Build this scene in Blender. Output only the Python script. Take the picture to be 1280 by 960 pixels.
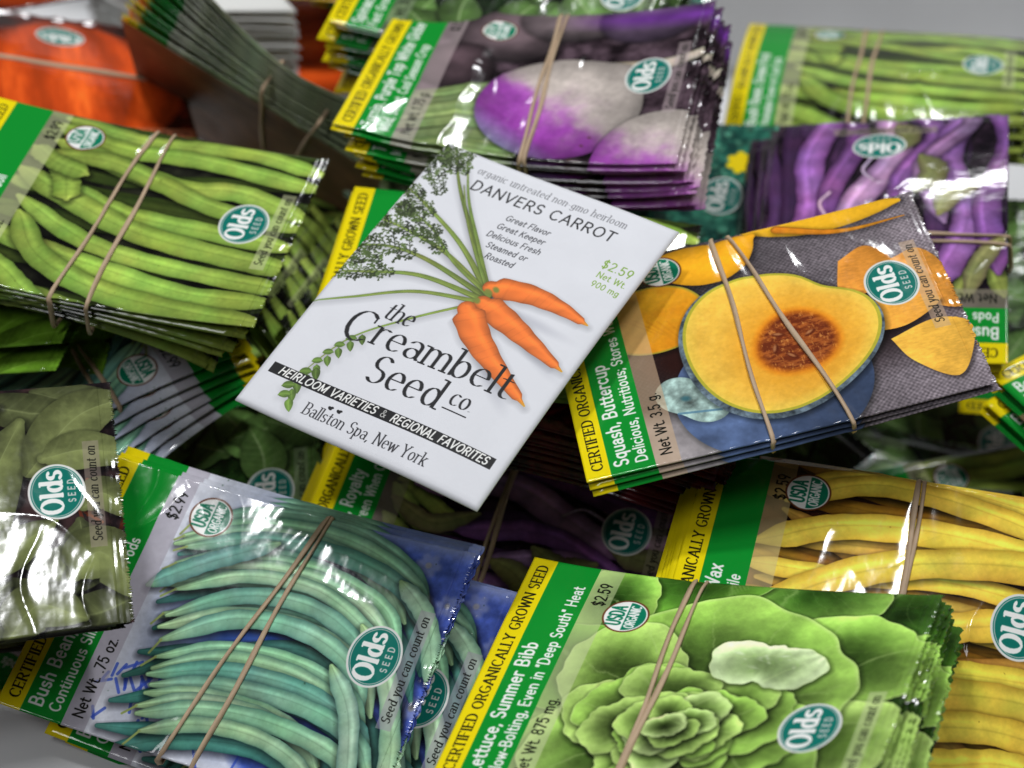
import bpy, math
import numpy as np
from mathutils import Matrix, Vector

sc = bpy.context.scene
for o in list(bpy.data.objects): bpy.data.objects.remove(o)
COL = sc.collection

# ---------------------------------------------------------------- camera, light, exposure
cam_d = bpy.data.cameras.new('camera'); cam = bpy.data.objects.new('camera', cam_d); COL.objects.link(cam)
cam.location = (0.0, -0.40659, 0.40659); cam.rotation_euler = (math.radians(45), 0, 0)
cam_d.sensor_width = 36; cam_d.lens = 67.5; cam_d.clip_start = 0.01; cam_d.clip_end = 50
cam_d.dof.use_dof = True; cam_d.dof.focus_distance = 0.545; cam_d.dof.aperture_fstop = 9.5; cam_d.dof.aperture_blades = 7
sc.camera = cam
sc.view_settings.view_transform = 'Standard'; sc.view_settings.look = 'None'
sc.view_settings.exposure = 0.1; sc.view_settings.gamma = 1.0
wd = bpy.data.worlds.new('World'); sc.world = wd; wd.use_nodes = True
wd.node_tree.nodes['Background'].inputs[0].default_value = (0.86, 0.93, 1.0, 1); wd.node_tree.nodes['Background'].inputs[1].default_value = 0.035

def area_lamp(name, loc, size, size_y, power, col, aim=(0, 0, 0)):
    d = bpy.data.lights.new(name, 'AREA'); d.shape = 'RECTANGLE'; d.size = size; d.size_y = size_y; d.energy = power; d.color = col
    o = bpy.data.objects.new(name, d); COL.objects.link(o); o.location = loc
    o.rotation_euler = (Vector(aim) - Vector(loc)).to_track_quat('-Z', 'Y').to_euler()
    return o
# fluorescent ceiling fittings of the shop, plus an added front fill
area_lamp('ceiling_or_fill_lamp', (-0.47, 0.645, 1.9), 0.26, 0.10, 15, (0.975, 0.985, 1.0))
area_lamp('ceiling_or_fill_lamp', (0.66, 0.34, 1.9), 0.50, 0.13, 15, (0.975, 0.985, 1.0))
area_lamp('ceiling_or_fill_lamp', (-0.70, -0.75, 1.9), 0.30, 1.10, 8, (0.975, 0.985, 1.0))  # added soft fill from the front, not a shop fitting
area_lamp('ceiling_or_fill_lamp', (0.36, 2.30, 1.9), 0.50, 0.16, 15, (0.975, 0.985, 1.0))

# ---------------------------------------------------------------- printed artwork, computed pixel by pixel
RNG = np.random.RandomState

def vnoise(h, w, cell, seed, octaves=3, gain=0.5, stretch=(1, 1)):
    """smooth value noise in 0..1; cell in pixels"""
    r = RNG(seed); out = np.zeros((h, w)); amp = 1.0; tot = 0
    for _ in range(octaves):
        cy, cx = max(1.5, cell * stretch[0]), max(1.5, cell * stretch[1])
        gh, gw = int(h / cy) + 3, int(w / cx) + 3
        g = r.rand(gh, gw)
        y = np.arange(h) / cy; x = np.arange(w) / cx
        y0 = y.astype(int); x0 = x.astype(int)
        fy = y - y0; fx = x - x0
        fy = (fy * fy * (3 - 2 * fy))[:, None]; fx = (fx * fx * (3 - 2 * fx))[None, :]
        a = g[y0][:, x0]; b = g[y0][:, x0 + 1]; c = g[y0 + 1][:, x0]; d = g[y0 + 1][:, x0 + 1]
        out += amp * ((a * (1 - fx) + b * fx) * (1 - fy) + (c * (1 - fx) + d * fx) * fy)
        tot += amp; amp *= gain; cell *= 0.5
    return out / tot

def shift(m, dy, dx):
    """move a mask by whole pixels without wrapping round"""
    o = np.zeros_like(m); h, w = m.shape
    if dy < h and dx < w: o[dy:, dx:] = m[:h - dy, :w - dx]
    return o

NZ = vnoise(512, 512, 16, 77, 4, .55) - .5
def nz(X, Y, cell, seed=0):
    """look up smooth noise (-.5...5) at canvas positions in mm; cell in mm"""
    f = 16.0 / cell; X, Y = np.asarray(X) * .82 - np.asarray(Y) * .57, np.asarray(X) * .57 + np.asarray(Y) * .82
    return NZ[np.abs((np.asarray(Y) * f + seed * 97).astype(int) % 1022 - 511), np.abs((np.asarray(X) * f + seed * 61).astype(int) % 1022 - 511)]

def hexc(s):
    return np.array([int(s[i:i + 2], 16) for i in (0, 2, 4)]) / 255.0

def smooth(pts, n=24):
    """Catmull-Rom through pts (each row x, y[, r])"""
    p = np.asarray(pts, float)
    if len(p) == 2:
        t = np.linspace(0, 1, n)[:, None]; return p[0] * (1 - t) + p[1] * t
    q = np.vstack([2 * p[0] - p[1], p, 2 * p[-1] - p[-2]])
    ts = np.linspace(0, len(p) - 1 - 1e-6, n); i = ts.astype(int); t = (ts - i)[:, None]
    a, b, c, d = q[i], q[i + 1], q[i + 2], q[i + 3]
    return 0.5 * (2 * b + (c - a) * t + (2 * a - 5 * b + 4 * c - d) * t * t + (3 * b - 3 * c + d - a) * t ** 3)

class Canvas:
    def __init__(s, wmm, hmm, k, col):
        s.k = k; s.w = int(wmm * k); s.h = int(hmm * k)
        s.a = np.ones((s.h, s.w, 3)) * np.asarray(col); s.seed = 1
    def box(s, x0, y0, x1, y1, pad=2):
        k = s.k
        return (max(0, int(x0 * k) - pad), max(0, int(y0 * k) - pad), min(s.w, int(x1 * k) + pad + 1), min(s.h, int(y1 * k) + pad + 1))
    def grid(s, b):
        return np.meshgrid((np.arange(b[0], b[2]) + .5) / s.k, (np.arange(b[1], b[3]) + .5) / s.k)
    def mix(s, b, m, col):
        v = s.a[b[1]:b[3], b[0]:b[2]]
        m = np.clip(m, 0, 1)[..., None]
        v[:] = v * (1 - m) + np.asarray(col) * m
    def mul(s, b, m, f):
        v = s.a[b[1]:b[3], b[0]:b[2]]
        v *= 1 - np.clip(m, 0, 1)[..., None] * (1 - np.asarray(f))
    def rect(s, x0, y0, x1, y1, col, op=1):
        b = s.box(x0, y0, x1, y1)
        if b[0] >= b[2] or b[1] >= b[3]: return
        X, Y = s.grid(b)
        m = np.clip((X - x0) * s.k + .5, 0, 1) * np.clip((x1 - X) * s.k + .5, 0, 1) * np.clip((Y - y0) * s.k + .5, 0, 1) * np.clip((y1 - Y) * s.k + .5, 0, 1)
        s.mix(b, m * op, col)
    def poly_mask(s, pts, b, ss=2):
        x = (np.arange(b[0] * ss, b[2] * ss) + .5) / (s.k * ss); y = (np.arange(b[1] * ss, b[3] * ss) + .5) / (s.k * ss)
        m = np.zeros((len(y), len(x)), bool)
        p = np.asarray(pts)
        for (x0, y0), (x1, y1) in zip(p, np.roll(p, -1, 0)):
            if y0 == y1: continue
            lo, hi = min(y0, y1), max(y0, y1)
            r = np.nonzero((y >= lo) & (y < hi))[0]
            if len(r) == 0: continue
            xi = x0 + (y[r] - y0) * (x1 - x0) / (y1 - y0)
            m[r] ^= x[None, :] > xi[:, None]
        m = m.reshape(m.shape[0] // ss, ss, m.shape[1] // ss, ss).mean((1, 3))
        return m
    def poly(s, pts, col, op=1, soft=0):
        p = np.asarray(pts, float)
        b = s.box(p[:, 0].min(), p[:, 1].min(), p[:, 0].max(), p[:, 1].max(), 2 + int(2 * soft * s.k))
        if b[0] >= b[2] or b[1] >= b[3]: return
        m = s.poly_mask(p, b)
        if soft: m = blur(m, soft * s.k)
        s.mix(b, m * op, col)
    def strokes(s, segs, r, col, op=1, M=None):
        """union of round-pen strokes; segs (n,4) in mm, M maps mm into pen space where the pen is a circle of radius r"""
        segs = np.asarray(segs, float)
        pad = r * 2.5
        b = s.box(min(segs[:, 0].min(), segs[:, 2].min()) - pad, min(segs[:, 1].min(), segs[:, 3].min()) - pad,
                  max(segs[:, 0].max(), segs[:, 2].max()) + pad, max(segs[:, 1].max(), segs[:, 3].max()) + pad)
        if b[0] >= b[2] or b[1] >= b[3]: return
        X, Y = s.grid(b)
        if M is not None:
            X, Y = M[0, 0] * X + M[0, 1] * Y, M[1, 0] * X + M[1, 1] * Y
            A = segs[:, :2] @ M.T; B = segs[:, 2:] @ M.T
        else: A, B = segs[:, :2], segs[:, 2:]
        d2 = np.full(X.shape, 1e9); ks = 1.0 if M is None else 1.7
        for (ax, ay), (bx, by) in zip(A, B):
            ux, uy = bx - ax, by - ay; l = ux * ux + uy * uy + 1e-12
            t = np.clip(((X - ax) * ux + (Y - ay) * uy) / l, 0, 1)
            np.minimum(d2, (X - ax - t * ux) ** 2 + (Y - ay - t * uy) ** 2, out=d2)
        s.mix(b, np.clip((r - np.sqrt(d2)) * s.k * ks + .5, 0, 1) * op, col)
    def ellipse(s, cx, cy, rx, ry, ang, col, op=1, soft=None):
        R = max(rx, ry); b = s.box(cx - R, cy - R, cx + R, cy + R)
        if b[0] >= b[2] or b[1] >= b[3]: return
        X, Y = s.grid(b); c, n = math.cos(ang), math.sin(ang)
        u = ((X - cx) * c + (Y - cy) * n) / rx; v = (-(X - cx) * n + (Y - cy) * c) / ry
        d = (1 - np.sqrt(u * u + v * v)) * min(rx, ry)
        if soft: m = np.clip(d / soft, 0, 1); m = m * m * (3 - 2 * m)
        else: m = np.clip(d * s.k + .5, 0, 1)
        s.mix(b, m * op, col)
    def ribbon(s, pts, width, shade, shadow=.55, n=28, off=(0.5, 0.9), soft=1.0):
        """a body swept along a path. width(t)->half width mm array; shade(t,d,X,Y)->rgb with d in -1..1 across"""
        p = smooth(pts, n)
        W = width(np.linspace(0, 1, n)); R = W.max() + 2.2
        b = s.box(p[:, 0].min() - R, p[:, 1].min() - R, p[:, 0].max() + R, p[:, 1].max() + R)
        if b[0] >= b[2] or b[1] >= b[3]: return
        X, Y = s.grid(b)
        best = np.full(X.shape, 1e9); T = np.zeros(X.shape); D = np.zeros(X.shape)
        for i in range(n - 1):
            ax, ay = p[i, :2]; ux, uy = p[i + 1, :2] - p[i, :2]; l = ux * ux + uy * uy + 1e-12
            t = np.clip(((X - ax) * ux + (Y - ay) * uy) / l, 0, 1)
            dx, dy = X - ax - t * ux, Y - ay - t * uy
            d = np.sqrt(dx * dx + dy * dy); q = d < best
            best[q] = d[q]; T[q] = ((i + t) / (n - 1))[q]; D[q] = (d * np.sign(ux * dy - uy * dx))[q]
        wt = np.interp(T, np.linspace(0, 1, n), W)
        sd = wt - best
        if shadow:
            m = np.clip((sd + 1.8) / 2.4, 0, 1); m = shift(m, int(off[1] * s.k), int(off[0] * s.k))
            s.mul(b, m * shadow * .78, (.12, .12, .14))
        s.mix(b, np.clip(sd * s.k / soft + .5, 0, 1), shade(T, np.clip(D / np.maximum(wt, 1e-3), -1, 1), X, Y))

def blur(m, r):
    r = max(1, int(r))
    for _ in range(2):
        for ax in (0, 1):
            p = np.pad(m, [(r + 1, r) if a == ax else (0, 0) for a in range(m.ndim)], mode='edge')
            c = np.cumsum(p, ax); n = m.shape[ax]
            m = (np.take(c, range(2 * r + 1, 2 * r + 1 + n), ax) - np.take(c, range(0, n), ax)) / (2 * r + 1)
    return m

# ---- one skeleton alphabet drawn with different pens (round pen: sans; slanted flat pen with feet: serif)
GL = {}
def _g(ch, w, spec): GL[ch] = (w, [q.split() for q in spec.split(';')])
_g(' ', .3, ''); _g('.', .16, 'D .08 .04'); _g(',', .18, 'D .09 .04;L .11 .05 .05 -.14'); _g(';', .18, 'D .09 .04;L .11 .05 .05 -.14;D .09 .5')
_g('"', .3, 'L .08 .98 .07 .76;L .22 .98 .21 .76'); _g('-', .36, 'L .06 .34 .3 .34')
_g('&', .74, 'L .66 .02 .22 .72;A .33 .8 .14 .18 -30 220;A .3 .26 .25 .25 110 330;L .52 .14 .66 .42')
_g('$', .58, 'A .29 .73 .21 .22 30 270;A .29 .27 .22 .24 -150 90;L .29 1.08 .29 -.1')
_g('0', .6, 'A .3 .5 .24 .5 0 360'); _g('1', .4, 'L .06 .8 .22 1 .22 0'); _g('2', .56, 'A .28 .74 .22 .26 160 -40;L .45 .57 .06 0 .5 0')
_g('3', .56, 'A .27 .76 .2 .24 150 -90;A .27 .26 .22 .26 90 -150'); _g('5', .56, 'L .46 1 .12 1 .09 .54;A .27 .31 .22 .31 125 -150')
_g('7', .54, 'L .05 1 .48 1 .18 0'); _g('8', .58, 'A .29 .76 .19 .24 0 360;A .29 .26 .23 .26 0 360'); _g('9', .58, 'A .29 .68 .22 .32 0 360;L .5 .62 .28 0')
_g('4', .58, 'L .42 0 .42 1 .04 .3 .54 .3'); _g('6', .58, 'A .29 .32 .22 .32 0 360;L .08 .38 .34 1')
_g('a', .53, 'A .25 .46 .19 .2 0 155;L .44 .48 .44 .08;L .44 .08 .5 .01;A .245 .19 .19 .19 0 360')
_g('b', .56, 'L .08 1.02 .08 0;A .29 .32 .21 .32 0 360;S .03 1.02 l'); _g('c', .5, 'A .28 .33 .23 .33 48 312')
_g('d', .57, 'L .49 1.02 .49 0;A .28 .32 .21 .32 0 360;S .44 1.02 l;S .53 0 r'); _g('e', .54, 'L .07 .36 .48 .36;A .28 .33 .22 .33 5 312')
_g('f', .34, 'L .16 0 .16 .8;A .32 .8 .16 .21 55 180;L .02 .64 .3 .64;S .16 0'); _g('g', .56, 'A .27 .35 .2 .3 0 360;L .47 .64 .47 -.06;A .265 -.06 .205 .22 205 360')
_g('h', .56, 'L .08 1.02 .08 0;A .28 .43 .2 .22 0 180;L .48 .43 .48 0;S .03 1.02 l;S .08 0;S .48 0'); _g('i', .17, 'L .085 .66 .085 0;D .085 .92;S .03 .66 l;S .085 0')
_g('k', .5, 'L .08 1.02 .08 0;L .43 .66 .09 .25;L .2 .38 .46 0;S .03 1.02 l;S .08 0;S .46 0;S .43 .66'); _g('l', .17, 'L .085 1.02 .085 0;S .03 1.02 l;S .085 0')
_g('m', .84, 'L .08 .66 .08 0;A .25 .44 .17 .21 0 180;L .42 .44 .42 0;A .59 .44 .17 .21 0 180;L .76 .44 .76 0;S .03 .66 l;S .08 0;S .42 0;S .76 0')
_g('n', .56, 'L .08 .66 .08 0;A .28 .43 .2 .22 0 180;L .48 .43 .48 0;S .03 .66 l;S .08 0;S .48 0'); _g('o', .56, 'A .28 .33 .22 .33 0 360')
_g('p', .57, 'L .08 .66 .08 -.3;A .29 .33 .21 .32 0 360;S .03 .66 l;S .08 -.3'); _g('q', .57, 'L .49 .66 .49 -.3;A .28 .33 .21 .32 0 360;S .49 -.3')
_g('r', .38, 'L .08 .66 .08 0;A .27 .42 .19 .23 55 180;S .03 .66 l;S .08 0'); _g('s', .45, 'A .23 .49 .165 .16 35 270;A .23 .165 .18 .165 -150 90')
_g('t', .34, 'L .15 .88 .15 .16;A .29 .16 .14 .16 180 300;L .02 .64 .31 .64'); _g('u', .56, 'L .08 .66 .08 .22;A .28 .22 .2 .22 180 360;L .48 .66 .48 0;S .03 .66 l;S .43 .66 l;S .52 0 r')
_g('v', .48, 'L .03 .66 .24 0 .45 .66;S .03 .66;S .45 .66'); _g('w', .74, 'L .03 .66 .2 0 .37 .64 .54 0 .71 .66;S .03 .66;S .71 .66')
_g('x', .48, 'L .04 .66 .44 0;L .44 .66 .04 0;S .04 0;S .44 0;S .04 .66;S .44 .66'); _g('y', .48, 'L .03 .66 .25 .02;L .45 .66 .16 -.28 .05 -.28;S .03 .66;S .45 .66')
_g('z', .46, 'L .05 .65 .41 .65 .05 0 .42 0')
_g('A', .72, 'L .04 0 .36 1 .68 0;L .15 .33 .57 .33;S .04 0;S .68 0'); _g('B', .64, 'L .32 1 .08 1 .08 0 .34 0;A .33 .76 .2 .24 90 -90;L .08 .52 .36 .52;A .34 .26 .24 .26 90 -90;S .04 1 l;S .04 0 l')
_g('C', .72, 'A .4 .5 .34 .5 48 312;V .63 .87 .63 .72'); _g('D', .72, 'L .3 1 .08 1 .08 0 .3 0;A .3 .5 .36 .5 90 -90;S .04 1 l;S .04 0 l'); _g('E', .58, 'L .5 1 .08 1 .08 0 .52 0;L .08 .52 .44 .52;S .04 1 l;S .04 0 l;V .5 1 .5 .85;V .52 0 .52 .16')
_g('F', .55, 'L .5 1 .08 1 .08 0;L .08 .5 .42 .5;S .04 1 l;S .08 0;V .5 1 .5 .85'); _g('G', .78, 'A .41 .5 .35 .5 48 318;L .7 .14 .7 .45 .48 .45'); _g('H', .72, 'L .08 0 .08 1;L .64 0 .64 1;L .08 .52 .64 .52;S .08 0;S .08 1;S .64 0;S .64 1')
_g('I', .18, 'L .09 0 .09 1;S .09 0;S .09 1'); _g('K', .64, 'L .08 0 .08 1;L .56 1 .09 .4;L .22 .55 .6 0;S .08 0;S .08 1;S .6 0'); _g('L', .53, 'L .08 1 .08 0 .48 0;S .08 1;S .04 0 l;V .48 0 .48 .18')
_g('M', .86, 'L .08 0 .08 1 .43 .1 .78 1 .78 0;S .08 0;S .78 0'); _g('N', .74, 'L .08 0 .08 1 .66 0 .66 1;S .08 0;S .66 1;S .04 1 l'); _g('O', .8, 'A .4 .5 .34 .5 0 360')
_g('P', .6, 'L .08 0 .08 1 .32 1;A .32 .73 .22 .27 90 -90;L .32 .46 .08 .46;S .08 0;S .04 1 l'); _g('R', .64, 'L .08 0 .08 1 .32 1;A .32 .74 .22 .26 90 -90;L .32 .48 .08 .48;L .32 .48 .58 0;S .08 0;S .04 1 l;S .6 0')
_g('S', .58, 'A .29 .75 .22 .25 30 270;A .29 .25 .23 .25 -150 90'); _g('T', .6, 'L .03 1 .57 1;L .3 1 .3 0;S .3 0;V .03 1 .03 .84;V .57 1 .57 .84'); _g('U', .72, 'L .08 1 .08 .32;A .36 .32 .28 .32 180 360;L .64 1 .64 .32;S .08 1;S .64 1')
_g('V', .68, 'L .03 1 .34 0 .65 1;S .03 1;S .65 1'); _g('W', .94, 'L .03 1 .25 0 .47 .92 .69 0 .91 1;S .03 1;S .91 1'); _g('Y', .64, 'L .03 1 .32 .48 .61 1;L .32 .48 .32 0;S .32 0;S .03 1;S .61 1')

def glyph_segs(ch, serif):
    w, spec = GL[ch]; out = []; sv = []
    for q in spec:
        if not q: continue
        v = q[1:]
        if q[0] == 'L':
            f = np.array(v, float).reshape(-1, 2); out += [np.r_[f[i], f[i + 1]] for i in range(len(f) - 1)]
        elif q[0] == 'A':
            cx, cy, rx, ry, a0, a1 = map(float, v); n = max(4, int(abs(a1 - a0) / 22)); a = np.radians(np.linspace(a0, a1, n + 1))
            f = np.stack([cx + rx * np.cos(a), cy + ry * np.sin(a)], 1); out += [np.r_[f[i], f[i + 1]] for i in range(n)]
        elif q[0] == 'D': x, y = map(float, v); out.append(np.array([x, y, x + .001, y]))
        elif q[0] == 'S' and serif:
            x, y = float(v[0]), float(v[1]); m = v[2] if len(v) > 2 else ''
            sv.append(np.array([x - (.1 if m != 'r' else 0), y, x + (.1 if m != 'l' else .03), y]))
        elif q[0] == 'V' and serif: sv.append(np.array(v, float))
    return w, out, sv

def text_width(t, size, track=.1, xs=1.0):
    return sum((GL[c][0] + track) for c in t) * size * xs - track * size * xs

def text(cv, t, x, y, size, ang=0, col=(0, 0, 0), pen=.07, flat=1.0, pang=0, serif=False, track=.1, xs=1.0, slant=0, align='l', op=1, fit=None):
    """baseline start (x,y) mm on a canvas with y down; ang in degrees, counter-clockwise; fit = wanted width"""
    if fit: xs *= fit / text_width(t, size, track, xs)
    w = text_width(t, size, track, xs)
    a = math.radians(ang); ca, sa = math.cos(a), math.sin(a)
    cur = {'l': 0, 'c': -w / 2, 'r': -w}[align]
    r = pen * size * (flat if flat < 1 else 1)
    pa = math.radians(ang + pang)
    u = np.array([math.cos(pa), -math.sin(pa)]); v = np.array([math.sin(pa), math.cos(pa)])
    M = (np.outer(u, u) * flat + np.outer(v, v)) if flat < 1 else None
    for ch in t:
        gw, segs, sv = glyph_segs(ch, serif)
        def place(S):
            S = np.array(S).reshape(-1, 2); X = cur + (S[:, 0] + slant * S[:, 1]) * size * xs; Y = S[:, 1] * size
            return np.stack([x + X * ca - Y * sa, y - X * sa - Y * ca], 1).reshape(-1, 4)
        if segs: cv.strokes(place(segs), r, col, op, M)
        if sv: cv.strokes(place(sv), max(.026 * size, r * .9 if flat < 1 else 0), col, op)
        cur += (gw + track) * size * xs

# ---- the parts every seed packet front shares
YEL, GRN, TEAL, WHITE, INK = hexc('f2dc12'), hexc('12902f'), hexc('157467'), hexc('f2f2ee'), hexc('151713')
PL, PW = 116.5, 83.0
def olds_logo(cv, cx, cy, k=1.0):
    cv.ellipse(cx, cy, 8.0 * k, 9.6 * k, 0, WHITE * .93); cv.ellipse(cx, cy, 7.3 * k, 8.9 * k, 0, TEAL)
    cv.ellipse(cx, cy, 7.0 * k, 8.6 * k, 0, WHITE * .8); cv.ellipse(cx, cy, 6.75 * k, 8.35 * k, 0, TEAL)
    text(cv, 'Olds', cx + 1.5 * k, cy + .2, 6.0 * k, 90, WHITE, pen=.125, flat=.42, serif=True, track=.13, align='c', fit=14.6 * k)
    text(cv, 'SEED', cx + 5.0 * k, cy, 1.9 * k, 90, WHITE * .85, pen=.1, serif=True, track=.55, align='c')
def usda_seal(cv, cx, cy, r=6.6):
    cv.ellipse(cx, cy, r, r, 0, hexc('6a3a22')); cv.ellipse(cx, cy, r * .92, r * .92, 0, WHITE)
    b = cv.box(cx - r, cy - r, cx + r, cy + r); X, Y = cv.grid(b)
    d = np.hypot(X - cx, Y - cy); cv.mix(b, np.clip((r * .86 - d) * cv.k + .5, 0, 1) * np.clip((X - cx - .1) * cv.k + .5, 0, 1), hexc('117a5a'))
    text(cv, 'USDA', cx - .75, cy, 4.0, 90, hexc('117a5a'), pen=.085, track=.12, align='c', fit=7.8)
    text(cv, 'ORGANIC', cx + 3.3, cy, 2.6, 90, WHITE, pen=.085, track=.12, align='c', fit=9.0)
def front(cv, l1, l2, wt, price, usda=(35, 10), olds=(99, 38), strip=(21, 58), tint=(.86, .85, .8), py=7.0, tone=1.0):
    cv.rect(20, -1, 27.2, 84, tint, .62)
    cv.rect(-1, -1, 7.2, 84, YEL); cv.rect(7.2, -1, 20, 84, GRN)
    text(cv, 'CERTIFIED ORGANICALLY GROWN SEED', 5.3, 79.8, 3.1, 90, INK, pen=.09, flat=.45, serif=True, track=.13, fit=77)
    text(cv, l1, 12.6, 80, 3.9, 90, WHITE, pen=.088, track=.12, fit=min(74, text_width(l1, 3.9, .12)))
    text(cv, l2, 18.0, 80, 3.2, 90, WHITE, pen=.085, track=.12, fit=min(76, text_width(l2, 3.2, .12)))
    text(cv, wt, 25.2, 79.5, 3.2, 90, INK, pen=.07, track=.1); text(cv, price, 25.4, py + 7.2, 3.3, 90, INK, pen=.075, track=.1)
    if strip: 
        cv.rect(107, strip[0], 111.6, strip[1], tint, .55)
        text(cv, 'Seed you can count on', 110.4, strip[1] - 2, 2.6, 90, INK, pen=.075, flat=.45, serif=True, track=.12, fit=strip[1] - strip[0] - 4, slant=.15)
    if usda: usda_seal(cv, *usda)
    if olds: olds_logo(cv, *olds)

def pod(base, hi=.28, lo=.5, dark=(.1, .16, .05), seed=0, bumps=9, bump=.025, side=-.35, tip=None, grain=.1):
    """shading of a printed bean pod"""
    base = np.asarray(base); r = RNG(seed); ph = r.rand() * 6
    def f(T, D, X, Y):
        prof = np.sqrt(np.clip(1 - D * D, 0, 1)); l = lo + (1 - lo) * prof
        l = l * (1 + bump * np.sin(T * bumps * 6.28 + ph)) + hi * np.exp(-((D - side) / .22) ** 2) * (.7 + .3 * np.sin(T * 17 + ph))
        l = l - .10 * np.exp(-((D + .05 - .1 * np.sin(T * 5 + ph)) / .07) ** 2)
        n = grain * (2.6 * nz(T * 90, D * 3 + 9, 5, seed) + 2.0 * nz(X, Y, 4, seed + 3) + 1.4 * nz(X, Y, 1.2, seed + 5))
        c = base * (l * (1 + n * .55))[..., None] * (1 + np.stack([1.1 * nz(X, Y, 12, seed + 8), .5 * nz(X, Y, 9, seed + 9), .6 * nz(X, Y, 15, seed + 10)], -1) * .2)
        c = c + np.asarray(dark) * (1 - prof)[..., None] * .35
        if tip is not None:
            m = np.clip((np.abs(T - .5) - .4) / .1, 0, 1)[..., None] * .6; c = c * (1 - m) + np.asarray(tip) * l[..., None] * m
        return np.clip(c, 0, 1)
    return f
def podw(w, tip=.12, curve=.5, lump=.045, n=8):
    ph = (w * 37.7) % 6.28
    return lambda t: w * np.clip(np.minimum(t, 1 - t) / tip, .06, 1) ** curve * (1 + lump * np.sin(t * n * 6.28 + ph) + lump * .6 * np.sin(t * n * 2.7 + 2 * ph))
def specks(cv, n, seed, col, x0=21):
    """small blemishes and scars on the printed vegetables"""
    r = RNG(seed)
    for i in range(n): cv.ellipse(x0 + r.rand() * 96, r.rand() * 83, .18 + .5 * r.rand() ** 3, .15 + .3 * r.rand() ** 2, r.rand() * 3, np.asarray(col) * (.6 + .6 * r.rand()), .25 + .4 * r.rand(), .3)
def tone(cv, seed, amt=.5):
    """uneven exposure and film grain of the printed photograph"""
    X, Y = cv.grid((0, 0, cv.w, cv.h)); cv.a *= (1 + amt * nz(X, Y, 34, seed) + .12 * nz(X, Y, 1.1, seed + 1))[..., None]; np.clip(cv.a, 0, 1, out=cv.a)

def backdrop(cv, c0, c1, cell, seed, stretch=(1, 1), p=1.0):
    n = vnoise(cv.h, cv.w, cell, seed, 4, stretch=stretch)[..., None] ** p
    n = np.clip((n - .3) / .4, 0, 1)
    cv.a[:] = np.asarray(c0) * (1 - n) + np.asarray(c1) * n

K = 6.0
def art_green_beans():
    cv = Canvas(PL, PW, K, (.1, .1, .08)); backdrop(cv, hexc('0e0d0b'), hexc('2a2c20'), 40, 3)
    r = RNG(5)
    for i in range(14):   # deeper layer
        y = -3 + i * 6.8 + r.randn() * 1.5; a = r.randn() * 5
        cv.ribbon([(18, y), (50, y + a), (85, y + a * .4 + r.randn() * 3), (122, y + r.randn() * 5)], podw(2.6 + r.rand()), pod(hexc('6f8a3a') * .5, seed=i, hi=.1))
    P = [[(26, 2), (55, 6), (90, 3), (118, 9)], [(24, 6), (48, 12), (78, 11), (120, 17)], [(27, 14), (50, 20), (74, 26), (94, 24), (120, 33)], [(22, 22), (46, 19), (66, 25), (88, 33), (122, 38)],
         [(18, 36), (40, 36), (60, 42), (88, 44), (121, 47)], [(20, 30), (42, 40), (66, 49), (96, 54), (122, 57)], [(25, 43), (45, 54), (66, 60), (100, 64), (124, 66)], [(14, 58), (36, 63), (60, 67), (92, 73), (120, 72)],
         [(28, 50), (40, 66), (62, 76), (90, 80), (122, 82)], [(14, 74), (36, 81), (60, 86), (90, 90), (120, 91)], [(20, 70), (33, 76), (44, 84), (58, 92)], [(30, 22), (36, 30), (40, 40)], [(21, 19), (30, 24), (42, 27)]]
    for i, p in enumerate(P):
        cv.ribbon(p, podw(3.7 + (i % 3) * .4, .1), pod(hexc('97b44e') * (.92 + .1 * r.rand()), seed=i + 40, tip=hexc('b9c65e'), hi=.16, lo=.55), shadow=.75)
    specks(cv, 160, 5, hexc('5a5a24')); tone(cv, 3)
    return cv
def fin_green_beans(cv=None):
    cv = art_green_beans(); front(cv, 'Bush Bean, Green Pod', 'Reliable Even in Cool Soil', 'Net Wt. 75 oz.', '$2.99', tint=(.78, .8, .62)); return cv

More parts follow.
